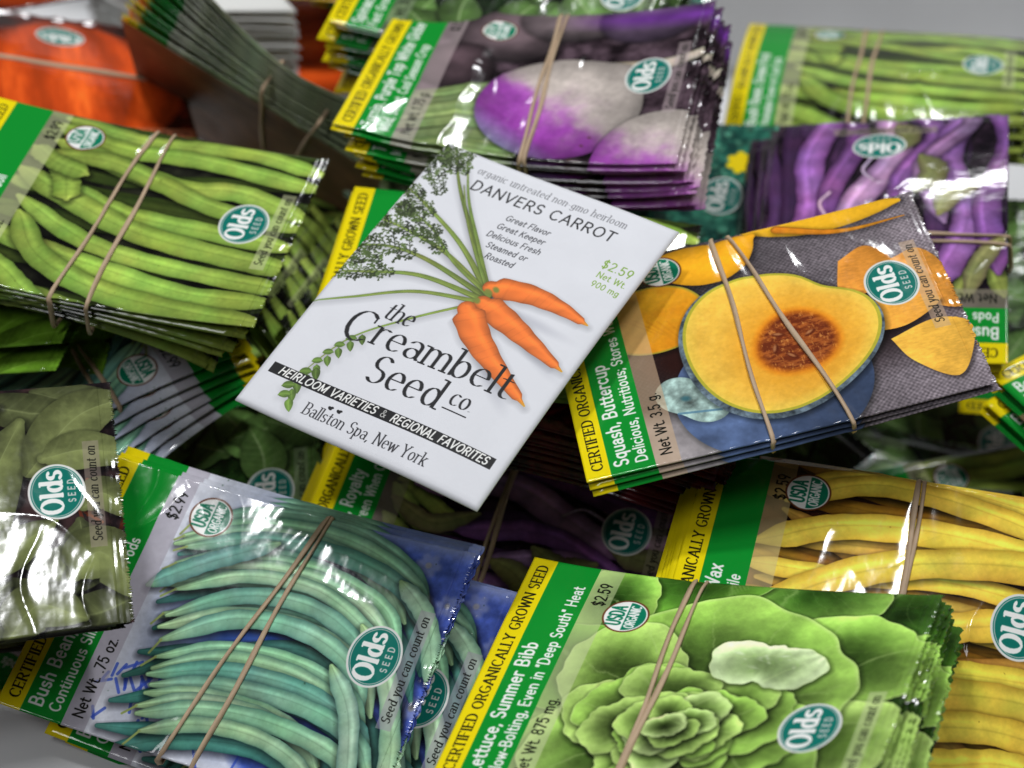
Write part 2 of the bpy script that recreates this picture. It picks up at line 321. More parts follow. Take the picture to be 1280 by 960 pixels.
def fin_bush():
    cv = Canvas(PL, PW, K, hexc('e8eaf4')); n = vnoise(cv.h, cv.w, 60, 9, 4)[..., None]; X, Y = cv.grid((0, 0, cv.w, cv.h))
    cv.a *= .8 + .28 * n
    blue = np.clip((X - 78 + 14 * np.sin(Y / 9)) / 6, 0, 1) * np.clip((Y - -5) / 10, 0, 1)
    cv.mix((0, 0, cv.w, cv.h), blue, hexc('4d63bd') * (.7 + .6 * vnoise(cv.h, cv.w, 16, 4, 4)[..., None]))
    cv.mix((0, 0, cv.w, cv.h), np.clip(1 - np.abs(X - 66) / 40, 0, 1) * np.clip(1 - np.abs(Y - 38) / 46, 0, 1) * 1.6, hexc('2c4c94'))
    r = RNG(2)
    for i in range(26):
        x, y = 26 + r.rand() * 20, 58 + r.rand() * 26
        cv.strokes([[x, y, x + r.randn() * 2, y + 2 + r.rand() * 3]], .45, hexc('3a55c0'), .8)
    for a, b, c, d in ((58, 76, 66, 90), (74, 68, 70, 92), (80, 70, 92, 84), (64, 84, 90, 80)): cv.strokes([[a, b, c, d]], .35, hexc('3a55c0'), .8)
    for x, y, q in ((104, 7, 5), (114, 18, 4.5), (106, 72, 7), (95, 79, 5), (115, 50, 5), (112, 80, 5)):
        for j in range(6): cv.ellipse(x + q * .5 * math.cos(j * 1.05), y + q * .5 * math.sin(j * 1.05), q * .5, q * .42, j, hexc('a9b0d6'), .55, 1.6)
        cv.ellipse(x, y, q * .3, q * .3, 0, hexc('cdbf9a'), .6, 1.0)
    cols = ['8db49c', '9abf9f', 'a4c4a2', '76a596', '93b9a0', 'a8c6a0', 'b4ccaa', '9abd9e', 'a9c6a2', '80ab98', 'aeca9e', '8ab19c', 'b8cfaa']
    r = RNG(5)
    for i in range(9):     # pods deeper in the heap
        y = 14 + i * 8; cv.ribbon([(30 + 4 * r.rand(), y + 10), (54, y - 2 + 3 * r.randn()), (82, y - 4), (104, y + 8 + 4 * r.randn()), (114, y + 26)], podw(2.7, .16), pod(hexc('4f8f82') * (.7 + .3 * r.rand()), seed=i + 30, hi=.12, lo=.4, dark=hexc('0f3a4a'), bumps=7), shadow=.8)
    for i in range(22):
        t = i / 21.0; y0 = 13 + 64 * t + 1.5 * r.randn(); x0 = 27 + 12 * t + 3.5 * r.rand(); lift = 12 - 4 * t + 2.2 * r.randn(); xe = 108 - 18 * t * r.rand() + 3 * r.randn()
        p = [(x0, y0), (x0 + .28 * (xe - x0), y0 - lift * .85), (x0 + .6 * (xe - x0), y0 - lift), (x0 + .87 * (xe - x0), y0 - lift * .55 + 3 * r.rand()), (xe, y0 + 2 + 8 * r.rand())]
        cv.ribbon(p, podw(2.3 + .75 * r.rand(), .15), pod(np.clip(hexc(cols[i % 13]) * np.array([.93, 1.0, .96]) * (.94 + .14 * r.rand()), 0, 1), seed=i, hi=.22, lo=.46, dark=hexc('0f4a5a'), tip=hexc('a9c98a'), bumps=7), shadow=.8)
        if r.rand() < .5: cv.strokes([[x0, y0, x0 - 1.5 - 2 * r.rand(), y0 + 2 + 3 * r.rand()]], .35, hexc('9aa964'))
    for p, c in (([(92, 30), (104, 42), (113, 62), (117, 80)], 5), ([(98, 14), (110, 24), (119, 44)], 2), ([(26, 36), (40, 24), (58, 12)], 3), ([(88, 44), (98, 56), (105, 76), (110, 92)], 7)):
        cv.ribbon(p, podw(3.0, .16), pod(hexc(cols[c]), seed=c + 50, hi=.2, lo=.5, dark=hexc('0f4a5a'), tip=hexc('9fc37a'), bumps=7), shadow=.8)
    specks(cv, 90, 9, hexc('3f6a4a'), 28); tone(cv, 8, .4)
    front(cv, 'Bush Bean, Blue Green', 'Continuous Slim Stringless Pods', 'Net Wt. .75 oz.', '$2.99', tint=(.66, .63, .68)); return cv

def fin_wax():
    cv = Canvas(PL, PW, K, hexc('2a1418')); backdrop(cv, hexc('1a0c10'), hexc('5a2f22'), 30, 8)
    r = RNG(12)
    for i in range(13):
        y = -4 + i * 7.2
        cv.ribbon([(16, y + 6 * r.randn()), (48, y + 3), (86, y + r.randn() * 4), (122, y + 5 * r.randn())], podw(3.0, .08), pod(hexc('c08a2a') * .8, seed=i, hi=.1, dark=(.3, .12, .02)))
    for i in range(7):
        y = 4 + i * 12; cv.ribbon([(22 + 6 * r.rand(), y + 8 * r.randn()), (60, y + 5 * r.randn()), (100, y + 4 * r.randn()), (122, y + 6 * r.randn())], podw(3.2, .09), pod(hexc('d9a94a') * (.85 + .2 * r.rand()), seed=i + 70, hi=.1, lo=.5, dark=(.4, .18, .02)), shadow=.8)
    P = [([(30, 6), (56, 0), (90, 3), (121, 8)], 3.0), ([(26, 14), (50, 4), (84, 7), (121, 17)], 3.6), ([(20, 30), (42, 20), (70, 16), (100, 18), (122, 25)], 4.4), ([(18, 38), (44, 36), (78, 30), (122, 33)], 3.2),
         ([(18, 66), (32, 46), (56, 30), (86, 22), (121, 20)], 4.8), ([(24, 50), (48, 52), (76, 44), (104, 42), (122, 42)], 3.2), ([(38, 58), (66, 48), (94, 38), (121, 35)], 4.6), ([(18, 52), (36, 54), (54, 66)], 3.8), ([(22, 70), (50, 64), (80, 56), (122, 50)], 3.8),
         ([(24, 78), (54, 70), (90, 60), (122, 58)], 4.6), ([(30, 86), (60, 78), (92, 68), (122, 68)], 4.2), ([(52, 88), (80, 82), (100, 76), (122, 78)], 4.4), ([(50, 74), (62, 82), (78, 90)], 3.6), ([(72, 92), (96, 86), (122, 86)], 3.8)]
    for i, (p, w) in enumerate(P):
        cv.ribbon(p, podw(w, .09), pod(np.clip(hexc('fcdc52') * (.92 + .12 * r.rand()), 0, 1), seed=i, hi=.14, lo=.62, dark=(.45, .2, .0), bump=.03, tip=hexc('e0c040'), grain=.06), shadow=.85)
    specks(cv, 60, 6, hexc('8a5a1c')); tone(cv, 5, .35)
    front(cv, 'Bean, Golden Wax', 'Tender and Versatile', 'Net Wt. 2 oz.', '$2.59', usda=(31.5, 10), olds=(96, 38), tint=(.85, .78, .55)); return cv

def fin_purple():
    cv = Canvas(PL, PW, K, hexc('20131f')); backdrop(cv, hexc('120b13'), hexc('3c2a3a'), 30, 18)
    r = RNG(7); D = (.16, .04, .18)
    for i in range(10):
        y = -2 + i * 9; cv.ribbon([(22 + 3 * r.rand(), y + 5 * r.randn()), (34, y), (50, y + 5 * r.randn())], podw(3.0 + r.rand(), .2), pod(hexc('93a050') * (.7 + .5 * r.rand()), seed=i, hi=.18))
    for i in range(8):
        y = -4 + i * 12; cv.ribbon([(36, y + 7 * r.randn()), (64, y + 4 * r.randn()), (96, y + 7 * r.randn()), (122, y + 6 * r.randn())], podw(3.2 + r.rand(), .1), pod(hexc('6a4678') * (.45 + .3 * r.rand()), seed=i, hi=.12, dark=D))
    P = [([(34, 4), (62, 16), (92, 14), (124, 22)], 5.4, '8a5a98'), ([(40, 26), (70, 22), (100, 30), (124, 27)], 4.4, '75497f'), ([(30, 38), (60, 30), (92, 44), (122, 40)], 5.8, 'a984ac'), ([(46, 52), (76, 46), (104, 58), (124, 52)], 4.2, '80538e'),
         ([(28, 60), (58, 70), (90, 62), (124, 70)], 5.6, '8d62a0'), ([(34, 80), (66, 76), (96, 84), (124, 80)], 5.0, '7a4f8a'), ([(56, 62), (86, 54), (112, 70), (124, 66)], 3.6, '9a78a4')]
    for i, (p, w, c) in enumerate(P): cv.ribbon(p, podw(w, .08), pod(hexc(c) * (.9 + .2 * r.rand()), seed=i + 9, hi=.26, lo=.42, dark=D, bump=.05, grain=.2), shadow=.85)
    for p, w in (([(72, 52), (82, 58), (92, 53)], 5.0), ([(60, 60), (70, 64), (76, 74)], 4.4), ([(96, 46), (106, 48), (114, 44)], 4.6), ([(24, 46), (38, 52), (52, 44)], 3.6), ([(24, 70), (38, 74), (50, 82)], 3.6)): cv.ribbon(p, podw(w, .3), pod(hexc('8f8f58') * (.75 + .3 * r.rand()), seed=int(w * 10), hi=.18, dark=(.2, .05, .2)))
    for p in ([(56, 24), (66, 19), (72, 22)], [(78, 37), (84, 33), (92, 36)]): cv.ribbon(p, lambda t: .5 + .2 * t, pod(hexc('b59ab4'), hi=.2), shadow=.3)
    specks(cv, 160, 8, hexc('6a7a4a')); tone(cv, 7, .7)
    front(cv, 'Bush Bean, Royalty', 'Pods Turn Green When Cooked', 'Net Wt. 2 oz.', '$2.99', usda=None, tint=(.62, .6, .5)); return cv

def leaf_shade(base, vein, seed, nv=9, mid=.05):
    base, vein = np.asarray(base), np.asarray(vein); ph = RNG(seed).rand() * 6
    def f(T, D, X, Y):
        a = np.abs(D); l = .72 + .3 * (1 - a) + .5 * nz(X, Y, 9, seed)
        v = np.exp(-(((T * nv - a * 1.1 + ph) % 1 - .5) / .1) ** 2) * .18 * (1 - a * .6)
        l = l + .1 * np.where(D > 0, 1, -1) * (.6 + .4 * np.sin(T * 7 + ph)) + .22 * nz(X, Y, 1.8, seed + 2)
        c = base * l[..., None]; m = np.clip(v + np.exp(-(D / mid) ** 2) * .7, 0, 1)[..., None]
        return np.clip(c * (1 - m) + vein * m, 0, 1)
    return f
def leafw(w, p=.75): return lambda t: w * np.sin(np.pi * np.clip(t, .015, .985) ** .8) ** p

def fin_olive():
    cv = Canvas(PL, PW, K, hexc('231a1c')); backdrop(cv, hexc('171215'), hexc('3c2a2a'), 24, 21)
    r = RNG(4)
    for i in range(26):   # wicker basket at the far end
        x, y = 104 + r.rand() * 14, r.rand() * 84; cv.strokes([[x, y, x + r.randn() * 2, y + 5 * r.rand() + 2]], .5, hexc('8c3c22') * (.6 + .6 * r.rand()), .9)
    for i in range(16):
        x, y, a = 20 + r.rand() * 90, r.rand() * 84, r.rand() * 3
        dx, dy = math.cos(a) * 16, math.sin(a) * 12
        cv.ribbon([(x - dx, y - dy), (x + 2, y + 2), (x + dx, y + dy)], leafw(7), leaf_shade(hexc('6b7348') * .8, hexc('7b8356'), i), shadow=.8)
    P = [([(66, 74), (76, 44), (90, 12)], 11), ([(92, 30), (106, 12), (121, 6)], 9), ([(96, 26), (108, 24), (122, 28)], 7), ([(72, 60), (84, 56), (98, 48)], 7), ([(102, 66), (110, 60), (120, 76)], 9), ([(84, 82), (92, 74), (104, 80)], 8), ([(46, 30), (60, 42), (70, 66)], 9), ([(40, 82), (56, 78), (78, 84)], 8), ([(62, 6), (74, 10), (84, 6)], 6), ([(106, 44), (112, 40), (121, 50)], 6), ([(22, 50), (34, 38), (52, 34)], 8)]
    for i, (p, w) in enumerate(P): cv.ribbon(p, leafw(w, .6), leaf_shade(hexc('7f8853') * (.88 + .14 * r.rand()), hexc('8d9662'), i + 30, nv=5, mid=.02), shadow=.85)
    front(cv, 'Sugar Pea, Snow Pod', 'Sweet and Crisp', 'Net Wt. 1 oz.', '$2.99', tint=(.6, .55, .5)); return cv

def fin_peas():
    cv = Canvas(PL, PW, K, hexc('23110f')); backdrop(cv, hexc('180c0b'), hexc('4a2018'), 26, 6)
    r = RNG(3)
    for i in range(11):
        x, y = 24 + r.rand() * 80, r.rand() * 84; a = -.3 + r.randn() * .3
        cv.ribbon([(x - 22 * math.cos(a), y - 22 * math.sin(a)), (x, y + 3), (x + 22 * math.cos(a), y + 22 * math.sin(a))], leafw(6), leaf_shade(hexc('5f9427') * .9, hexc('86b84c'), i, mid=.02))
    for p, w in (([(72, 58), (92, 44), (120, 44)], 7), ([(84, 84), (100, 68), (122, 62)], 9), ([(88, 88), (108, 78), (124, 78)], 8), ([(50, 30), (80, 26), (118, 28)], 7), ([(60, 76), (70, 62), (90, 58)], 6)):
        cv.ribbon(p, leafw(w, .5), leaf_shade(hexc('6fa02c'), hexc('97c052'), int(w * 9), mid=.02))
    front(cv, 'Pea, Green Arrow Type', 'Heavy Yields of Sweet Peas', 'Net Wt. 1 oz.', '$2.99', tint=(.7, .75, .55)); return cv

def fin_spinach():
    cv = Canvas(PL, PW, K, hexc('0f1d0b')); backdrop(cv, hexc('0d170a'), hexc('24401a'), 28, 13)
    r = RNG(9)
    for i in range(34):
        x, y, a = 22 + r.rand() * 94, r.rand() * 84, r.rand() * 6.28; q = 9 + r.rand() * 5
        cv.ribbon([(x - q * math.cos(a), y - q * math.sin(a)), (x + r.randn(), y + r.randn()), (x + q * math.cos(a), y + q * math.sin(a))], leafw(7 + 4 * r.rand(), .6), leaf_shade(hexc('648a46') * (.7 + .5 * r.rand()), hexc('a3b884'), i, mid=.05), shadow=.8)
    front(cv, 'Spinach, Smooth Leaf', 'Fast Growing Cool Season Crop', 'Net Wt. 3 g.', '$2.59', tint=(.5, .55, .45)); return cv

def fin_broccoli():
    cv = Canvas(PL, PW, K, hexc('1f5a4e')); r = RNG(14); backdrop(cv, hexc('123c36'), hexc('3f8c72'), 26, 15)
    for i in range(420):
        x, y = r.rand() * 116, r.rand() * 83; q = 1.2 + 1.6 * r.rand(); c = hexc('5aa78a') * (.5 + .6 * r.rand())
        cv.ellipse(x + .4, y + .5, q * 1.1, q, 0, c * .35, .7, q * .5); cv.ellipse(x, y, q, q * .9, 0, c, .9, q * .5)
    for i in range(7): cv.ellipse(104 + 3 * math.cos(i * .9), 20 + 3 * math.sin(i * .9), 3.6, 2.4, i * .9, hexc('f0d418'), 1, .8)
    front(cv, 'Broccoli, Waltham', 'Large Heads and Side Shoots', 'Net Wt. 875 mg.', '$2.59', usda=(35, 10), tint=(.6, .7, .65)); return cv

def fin_pumpkin():
    cv = Canvas(PL, PW, K, hexc('2a0d08')); X, Y = cv.grid((0, 0, cv.w, cv.h)); backdrop(cv, hexc('1c0a08'), hexc('5a1c10'), 40, 6)
    u, v = (X - 62) / 52, (Y - 42) / 41; q = np.sqrt(u * u + v * v); m = np.clip((1 - q) * 14, 0, 1)
    rib = .5 + .5 * np.cos(np.arcsin(np.clip(v / np.maximum(np.sqrt(np.clip(1 - u * u, .02, 1)), .1), -1, 1)) * 9)
    l = (.55 + .45 * np.sqrt(np.clip(1 - q * q, 0, 1))) * (.8 + .26 * rib) * (.86 + .28 * vnoise(cv.h, cv.w, 30, 2, 4, stretch=(.4, 2)))
    c = hexc('f0561a') * l[..., None] + (np.clip(l - .85, 0, 1) ** 1.0)[..., None] * np.array([.1, .35, .2])
    cv.mix((0, 0, cv.w, cv.h), m, np.clip(c, 0, 1))
    front(cv, 'Pumpkin, Small Sugar', 'Best for Pies', 'Net Wt. 3.5 g.', '$2.59', strip=None, tint=(.8, .5, .35)); return cv

def fin_okra():  # grey-green bean print, paled to brighten sheets turned away from the lamps
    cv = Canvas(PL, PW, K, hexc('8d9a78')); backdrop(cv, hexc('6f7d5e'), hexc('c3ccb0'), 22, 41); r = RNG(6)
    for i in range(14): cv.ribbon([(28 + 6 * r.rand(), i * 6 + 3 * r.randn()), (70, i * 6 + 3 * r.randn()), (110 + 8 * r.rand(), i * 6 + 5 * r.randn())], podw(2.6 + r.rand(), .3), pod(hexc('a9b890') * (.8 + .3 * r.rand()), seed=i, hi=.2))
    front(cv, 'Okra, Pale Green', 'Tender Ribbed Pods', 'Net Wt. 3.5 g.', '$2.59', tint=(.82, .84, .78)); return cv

def fin_beet():
    cv = Canvas(PL, PW, K, hexc('3a0b12')); backdrop(cv, hexc('200608'), hexc('6e1a22'), 26, 31)
    for i, (x, y, q) in enumerate(((52, 30, 20), (84, 52, 22), (50, 66, 16), (98, 18, 14))):
        b = cv.box(x - q, y - q, x + q, y + q); X, Y = cv.grid(b); d = np.hypot(X - x, Y - y) / q
        cv.mix(b, np.clip((1 - d) * 20, 0, 1), np.clip(hexc('8c1f30') * (.5 + .6 * np.sqrt(np.clip(1 - d * d, 0, 1)))[..., None] * (.85 + .2 * np.sin(d * 30))[..., None], 0, 1))
    front(cv, 'Beet, Dark Red', 'Sweet Round Roots', 'Net Wt. 3.5 g.', '$2.59', tint=(.6, .45, .42)); return cv

def blob(cv, cx, cy, rad, col, shade=None, op=1, shadow=.5, soft=1.0):
    """filled outline given as polar radius function; shade(rho, ang, X, Y) -> rgb"""
    R = max(rad(np.linspace(0, 6.283, 60))) + 2; b = cv.box(cx - R, cy - R, cx + R, cy + R)
    if b[0] >= b[2] or b[1] >= b[3]: return
    X, Y = cv.grid(b); d = np.hypot(X - cx, Y - cy); a = np.arctan2(Y - cy, X - cx); rr = rad(a)
    if shadow:
        m = np.clip((rr - d + 1.6) / 2.8, 0, 1); m = shift(m, int(.8 * cv.k), int(.4 * cv.k)); cv.mul(b, m * shadow, (.1, .12, .1))
    cv.mix(b, np.clip((rr - d) * cv.k / soft + .5, 0, 1) * op, shade(np.clip(d / rr, 0, 1), a, X, Y) if shade else col)

def fin_turnip():
    cv = Canvas(PL, PW, K, hexc('2b2026')); backdrop(cv, hexc('1a1216'), hexc('5c4a54'), 34, 22); r = RNG(3)
    def dim(c0): return lambda p, a, X, Y: np.clip(hexc(c0) * (1.0 - .55 * p ** 2)[..., None] * (1 + 1.1 * nz(X, Y, 14, 3))[..., None], 0, 1)
    for x, y, q, c0 in ((44, 12, 20, '6e5d62'), (66, -2, 20, '8a7a7e'), (30, 36, 14, '5a484e'), (94, 2, 18, '6f5a74')): blob(cv, x, y, lambda a, q=q: q * (1 + .05 * np.sin(3 * a)), None, dim(c0), soft=14)
    b = cv.box(56, -2, 122, 16); X, Y = cv.grid(b); cv.mix(b, np.clip(1 - np.abs(Y - 4 - .04 * (X - 60)) / 7, 0, 1) * np.clip((X - 60) / 30, 0, 1) * 1.1, hexc('7a3fa0') * (.85 + .8 * nz(X, Y, 18, 2))[..., None])
    for i in range(12):
        y = 46 + i * 4.4 + 1.5 * r.randn(); cv.ribbon([(20, y + 8), (38, y + 1), (58, y - 5 + .8 * i)], lambda t: 2.4 + 1.6 * t, pod(hexc('a3bd78') * (.7 + .35 * r.rand()), seed=i, hi=.12, lo=.6), shadow=.5, soft=5)
    def tur(ang, seed, thr=.12):
        n = RNG(seed).rand(6)
        def f(p, a, X, Y):
            dd = p * np.cos(a - ang); t = 1 / (1 + np.exp(-(dd - thr + .12 * np.sin(5 * a + n[0] * 6) * p + .7 * nz(X, Y, 9, seed)) * 9))
            l = .55 + .5 * np.sqrt(np.clip(1 - (p * .97) ** 2, 0, 1)) + .1 * np.cos(a + 2.2) * p
            gr = .93 + .3 * nz(X, Y, 7, seed + 4) + .16 * nz(X, Y, 1.5, seed)
            c = (hexc('d2c6bd') * (1 - t)[..., None] + hexc('b04cc0') * t[..., None])
            rim = (np.clip(dd - .62, 0, 1) * 2.4)[..., None]; c = c * (1 - rim) + hexc('b9c0ea') * rim
            return np.clip(c * (l * gr)[..., None], 0, 1)
        return f
    cv.ribbon([(86, 34), (104, 32), (124, 24)], lambda t: 3.2 * (1 - t) ** .7 + 1.0, pod(hexc('cdbfae'), seed=2, hi=.12), shadow=.7)
    blob(cv, 71, 55, lambda a: 28 * (1 + .03 * np.cos(2 * a) + .13 * np.exp(-((a + .75) / .3) ** 2)), None, tur(2.25, 1), shadow=.8)
    blob(cv, 113, 84, lambda a: 27 * (1 + .04 * np.cos(3 * a)), None, tur(1.9, 2, -.12), shadow=.8)
    for i in range(60):
        x, y = 78 + r.rand() * 34, 68 + r.rand() * 16
        if r.rand() < .3 and x < 88: cv.ellipse(x, y, 1.2, .8, r.rand() * 3, hexc('4a3228'), .7, .6)
    front(cv, 'Turnip, Purple Top White Globe', 'Mild, Sweet. Cool Season Crop', 'Net Wt. 1.75 g.', '$2.59', usda=(40, 12), tint=(.72, .66, .66)); return cv

def fin_squash():
    cv = Canvas(PL, PW, K, hexc('5b5257')); X, Y = cv.grid((0, 0, cv.w, cv.h)); full = (0, 0, cv.w, cv.h)
    big = vnoise(cv.h, cv.w, 120, 3, 3); wv = .5 + .25 * np.sin(X * 4.0 + np.sin(Y * .8)) * np.sin(Y * 4.0) + .5 * (vnoise(cv.h, cv.w, 4, 5, 2) - .5)
    cv.a[:] = (hexc('6a6267') * (.3 + .95 * np.clip((X - 20) / 90, 0, 1) * (.6 + .8 * big))[..., None]) * (.62 + .8 * wv)[..., None]
    cv.mix(full, np.clip(1 - np.hypot((X - 90) / 34, (Y - 50) / 22), 0, 1) * 1.4, hexc('241a1c')); cv.mix(full, np.clip(1 - np.hypot((X - 36) / 16, (Y - 46) / 12), 0, 1) * 1.5, hexc('2d1714'))
    cv.mix(full, np.clip((Y - 62 - (X - 30) * .05) / 8, 0, 1) * np.clip((62 - X) / 14, 0, 1), hexc('a9a2a4') * (.75 + .4 * vnoise(cv.h, cv.w, 40, 6, 4)[..., None]))
    def flesh(c0, c1, dirx, diry, seed):
        n = vnoise(cv.h, cv.w, 26, seed, 4, stretch=(1, 1))
        def f(p, a, X_, Y_):
            b = (np.floor(X_[0, 0] * cv.k).astype(int), np.floor(Y_[0, 0] * cv.k).astype(int)); nn = n[b[1]:b[1] + X_.shape[0], b[0]:b[0] + X_.shape[1]]
            t = np.clip(.5 + .5 * (np.cos(a) * dirx + np.sin(a) * diry) * p + (nn - .5) * .9, 0, 1)[..., None]
            c = np.asarray(c0) * (1 - t) + np.asarray(c1) * t
            e = np.clip((p - .93) / .07, 0, 1)[..., None]; return c * (1 - e) + hexc('9a9a3a') * e * .95
        return f
    # whole slices at the top and the left
    for (pts, w, cc) in (([(58, -6), (84, 1), (112, 2)], 6.5, 'eeb42c'), ([(34, 6), (52, 10), (66, 2)], 9, 'eda827')):
        cv.ribbon(pts, leafw(w, .6), lambda T, D, X_, Y_, cc=cc: np.clip(hexc(cc) * (1.05 - .2 * np.abs(D) ** 3 - .25 * np.clip(-D, 0, 1) * (1 - T))[..., None] * np.array([1, 1, .9]), 0, 1), shadow=.6)
    cv.ribbon([(74, 2), (92, 9), (112, 9)], lambda t: 1.6 * (1 - t) + .2, pod(hexc('e08a22'), hi=.1), shadow=.5)
    blob(cv, 30, 28, lambda a: 15 * (1 + .1 * np.cos(2 * a)), None, flesh(hexc('f0b42a'), hexc('e08e1c'), .5, .5, 8), shadow=.6)
    for k in range(5): cv.strokes([[22 + k * 3, 26 + k, 30 + k * 2, 34 + k]], .35, hexc('d88a1c'), .5)
    for pts, c in (([(88, 22), (97, 18), (103, 26), (97, 36), (88, 38), (85, 34)], 'e4953a'), ([(103, 26), (112, 24), (118, 36), (118, 52), (104, 44), (98, 34)], 'e89c40'), ([(84, 42), (96, 42), (112, 46), (100, 54), (88, 52)], 'eca640'), ([(94, 58), (108, 54), (117, 58), (115, 68), (108, 77), (98, 68)], 'efb648')):
        p = smooth(np.vstack([pts, pts[:1]]), 60); n = vnoise(cv.h, cv.w, 20, 5, 4)
        cv.poly(p + np.array([.6, 1.2]), (.08, .06, .06), .6, .8)
        b = cv.box(p[:, 0].min(), p[:, 1].min(), p[:, 0].max(), p[:, 1].max()); m = cv.poly_mask(p, b); g = .65 * vnoise(cv.h, cv.w, 30, 9, 4)[b[1]:b[3], b[0]:b[2]][..., None] + .35 * vnoise(cv.h, cv.w, 5, 19, 3, stretch=(.6, 2))[b[1]:b[3], b[0]:b[2]][..., None]
        Xb = np.linspace(0, 1, b[2] - b[0])[None, :, None]
        cv.mix(b, m, np.clip(hexc(c) * (.8 + .45 * g) * (1.12 - .25 * Xb), 0, 1))
    # plate and rind under the big half
    blob(cv, 58, 64, lambda a: 27 * (1 + .06 * np.cos(2 * a)), None, lambda p, a, X_, Y_: np.clip(hexc('56698f') * (.75 + .5 * vnoise(X_.shape[0], X_.shape[1], 30, 4, 4)[..., None]) * (1.0 - .35 * np.clip(np.cos(a - .6), 0, 1))[..., None], 0, 1), shadow=.6)
    blob(cv, 35, 62, lambda a: 9 * (1 + .3 * np.cos(2 * (a - .7))), None, lambda p, a, X_, Y_: np.clip(hexc('9fbcb4') * (.85 + 1.3 * nz(X_, Y_, 5, 2) + .5 * nz(X_, Y_, 1.5, 4))[..., None] + .06, 0, 1), shadow=.3)
    cv.ellipse(33, 61, 2.2, 1.5, .3, hexc('3b6f7a'), .8, 1.2); cv.strokes([[30, 66, 42, 68]], .4, hexc('5a86a0'), .8)
    def heart(a): return 28.0 * (1 + .03 * np.cos(2 * a) - .15 * np.exp(-((a + .72) / .34) ** 2) + .05 * np.cos(3 * a + .4))
    hp = lambda s: (lambda a: heart(a) * s)
    blob(cv, 63.5, 47.5, lambda a: heart(a) * np.array(1.035), None, lambda p, a, X_, Y_: np.clip(hexc('5c6a74') * (1.0 + 1.1 * nz(X_, Y_, 4, 3) + .9 * nz(X_, Y_, 1.2, 5))[..., None] * np.ones(3), 0, 1), shadow=.7)
    blob(cv, 64, 46.5, hp(1.0), None, lambda p, a, X_, Y_: hexc('b9b23a') * np.ones(X_.shape + (3,)), shadow=0)
    n1 = vnoise(cv.h, cv.w, 40, 12, 4); n2 = vnoise(cv.h, cv.w, 9, 13, 3)
    def inner(p, a, X_, Y_):
        b = (int(X_[0, 0] * cv.k), int(Y_[0, 0] * cv.k)); q = n1[b[1]:b[1] + X_.shape[0], b[0]:b[0] + X_.shape[1]]; w2 = n2[b[1]:b[1] + X_.shape[0], b[0]:b[0] + X_.shape[1]]
        cavd = np.hypot((X_ - 68) / 12.5, (Y_ - 50) / 12.5); t = np.clip(1.9 - cavd, 0, 1)[..., None]
        c = hexc('f3c04c') * (.93 + .16 * q[..., None]); c = c * (1 - t * .75) + hexc('ee9c26') * t * .75
        e = np.clip((p - .86) / .14, 0, 1)[..., None]; return np.clip(c * (1 - e * .5) + hexc('f4dc5a') * e * .5 + (w2[..., None] - .5) * .05, 0, 1)
    blob(cv, 64, 46.5, hp(.965), None, inner, shadow=0)
    def cav(p, a, X_, Y_):
        h, w = X_.shape; q = vnoise(h, w, 14, 15, 4, .7, stretch=(.5, 1.4)); f = vnoise(h, w, 6, 16, 3, .7, stretch=(1.6, .6))
        t = np.clip((q - .42) * 4, 0, 1)[..., None]; c = hexc('6e2f18') * (1 - t) + hexc('a85a28') * t
        s = np.clip((f - .6) * 5, 0, 1)[..., None] * .75; c = c * (1 - s) + hexc('d8924a') * s
        e = np.clip((p - .78) / .22, 0, 1)[..., None]; return np.clip(c * (1 - e) + hexc('e8851c') * e, 0, 1)
    blob(cv, 68.5, 50, lambda a: 12.6 * (1 + .03 * np.cos(2 * a + 1) + .03 * np.sin(3 * a)), None, cav, shadow=0, soft=16)
    for i, (x, y, g) in enumerate(((64, 46, .3), (70, 54, 1.2), (73, 48, -.5), (66, 55, .8), (62, 51, 1.9))):
        cv.ellipse(x, y, 2.6, 1.1, g, hexc('5a2414'), .85, .5); cv.ellipse(x - .3, y - .3, 2.0, .7, g, hexc('c68a5a'), .7, .5)
    tone(cv, 11, .3)
    front(cv, 'Squash, Buttercup', 'Delicious, Nutritious; Stores Well', 'Net Wt. 3.5 g.', '$2.59', olds=(100.5, 36), strip=(20, 58), usda=(36, 9), tint=(.8, .68, .55)); return cv

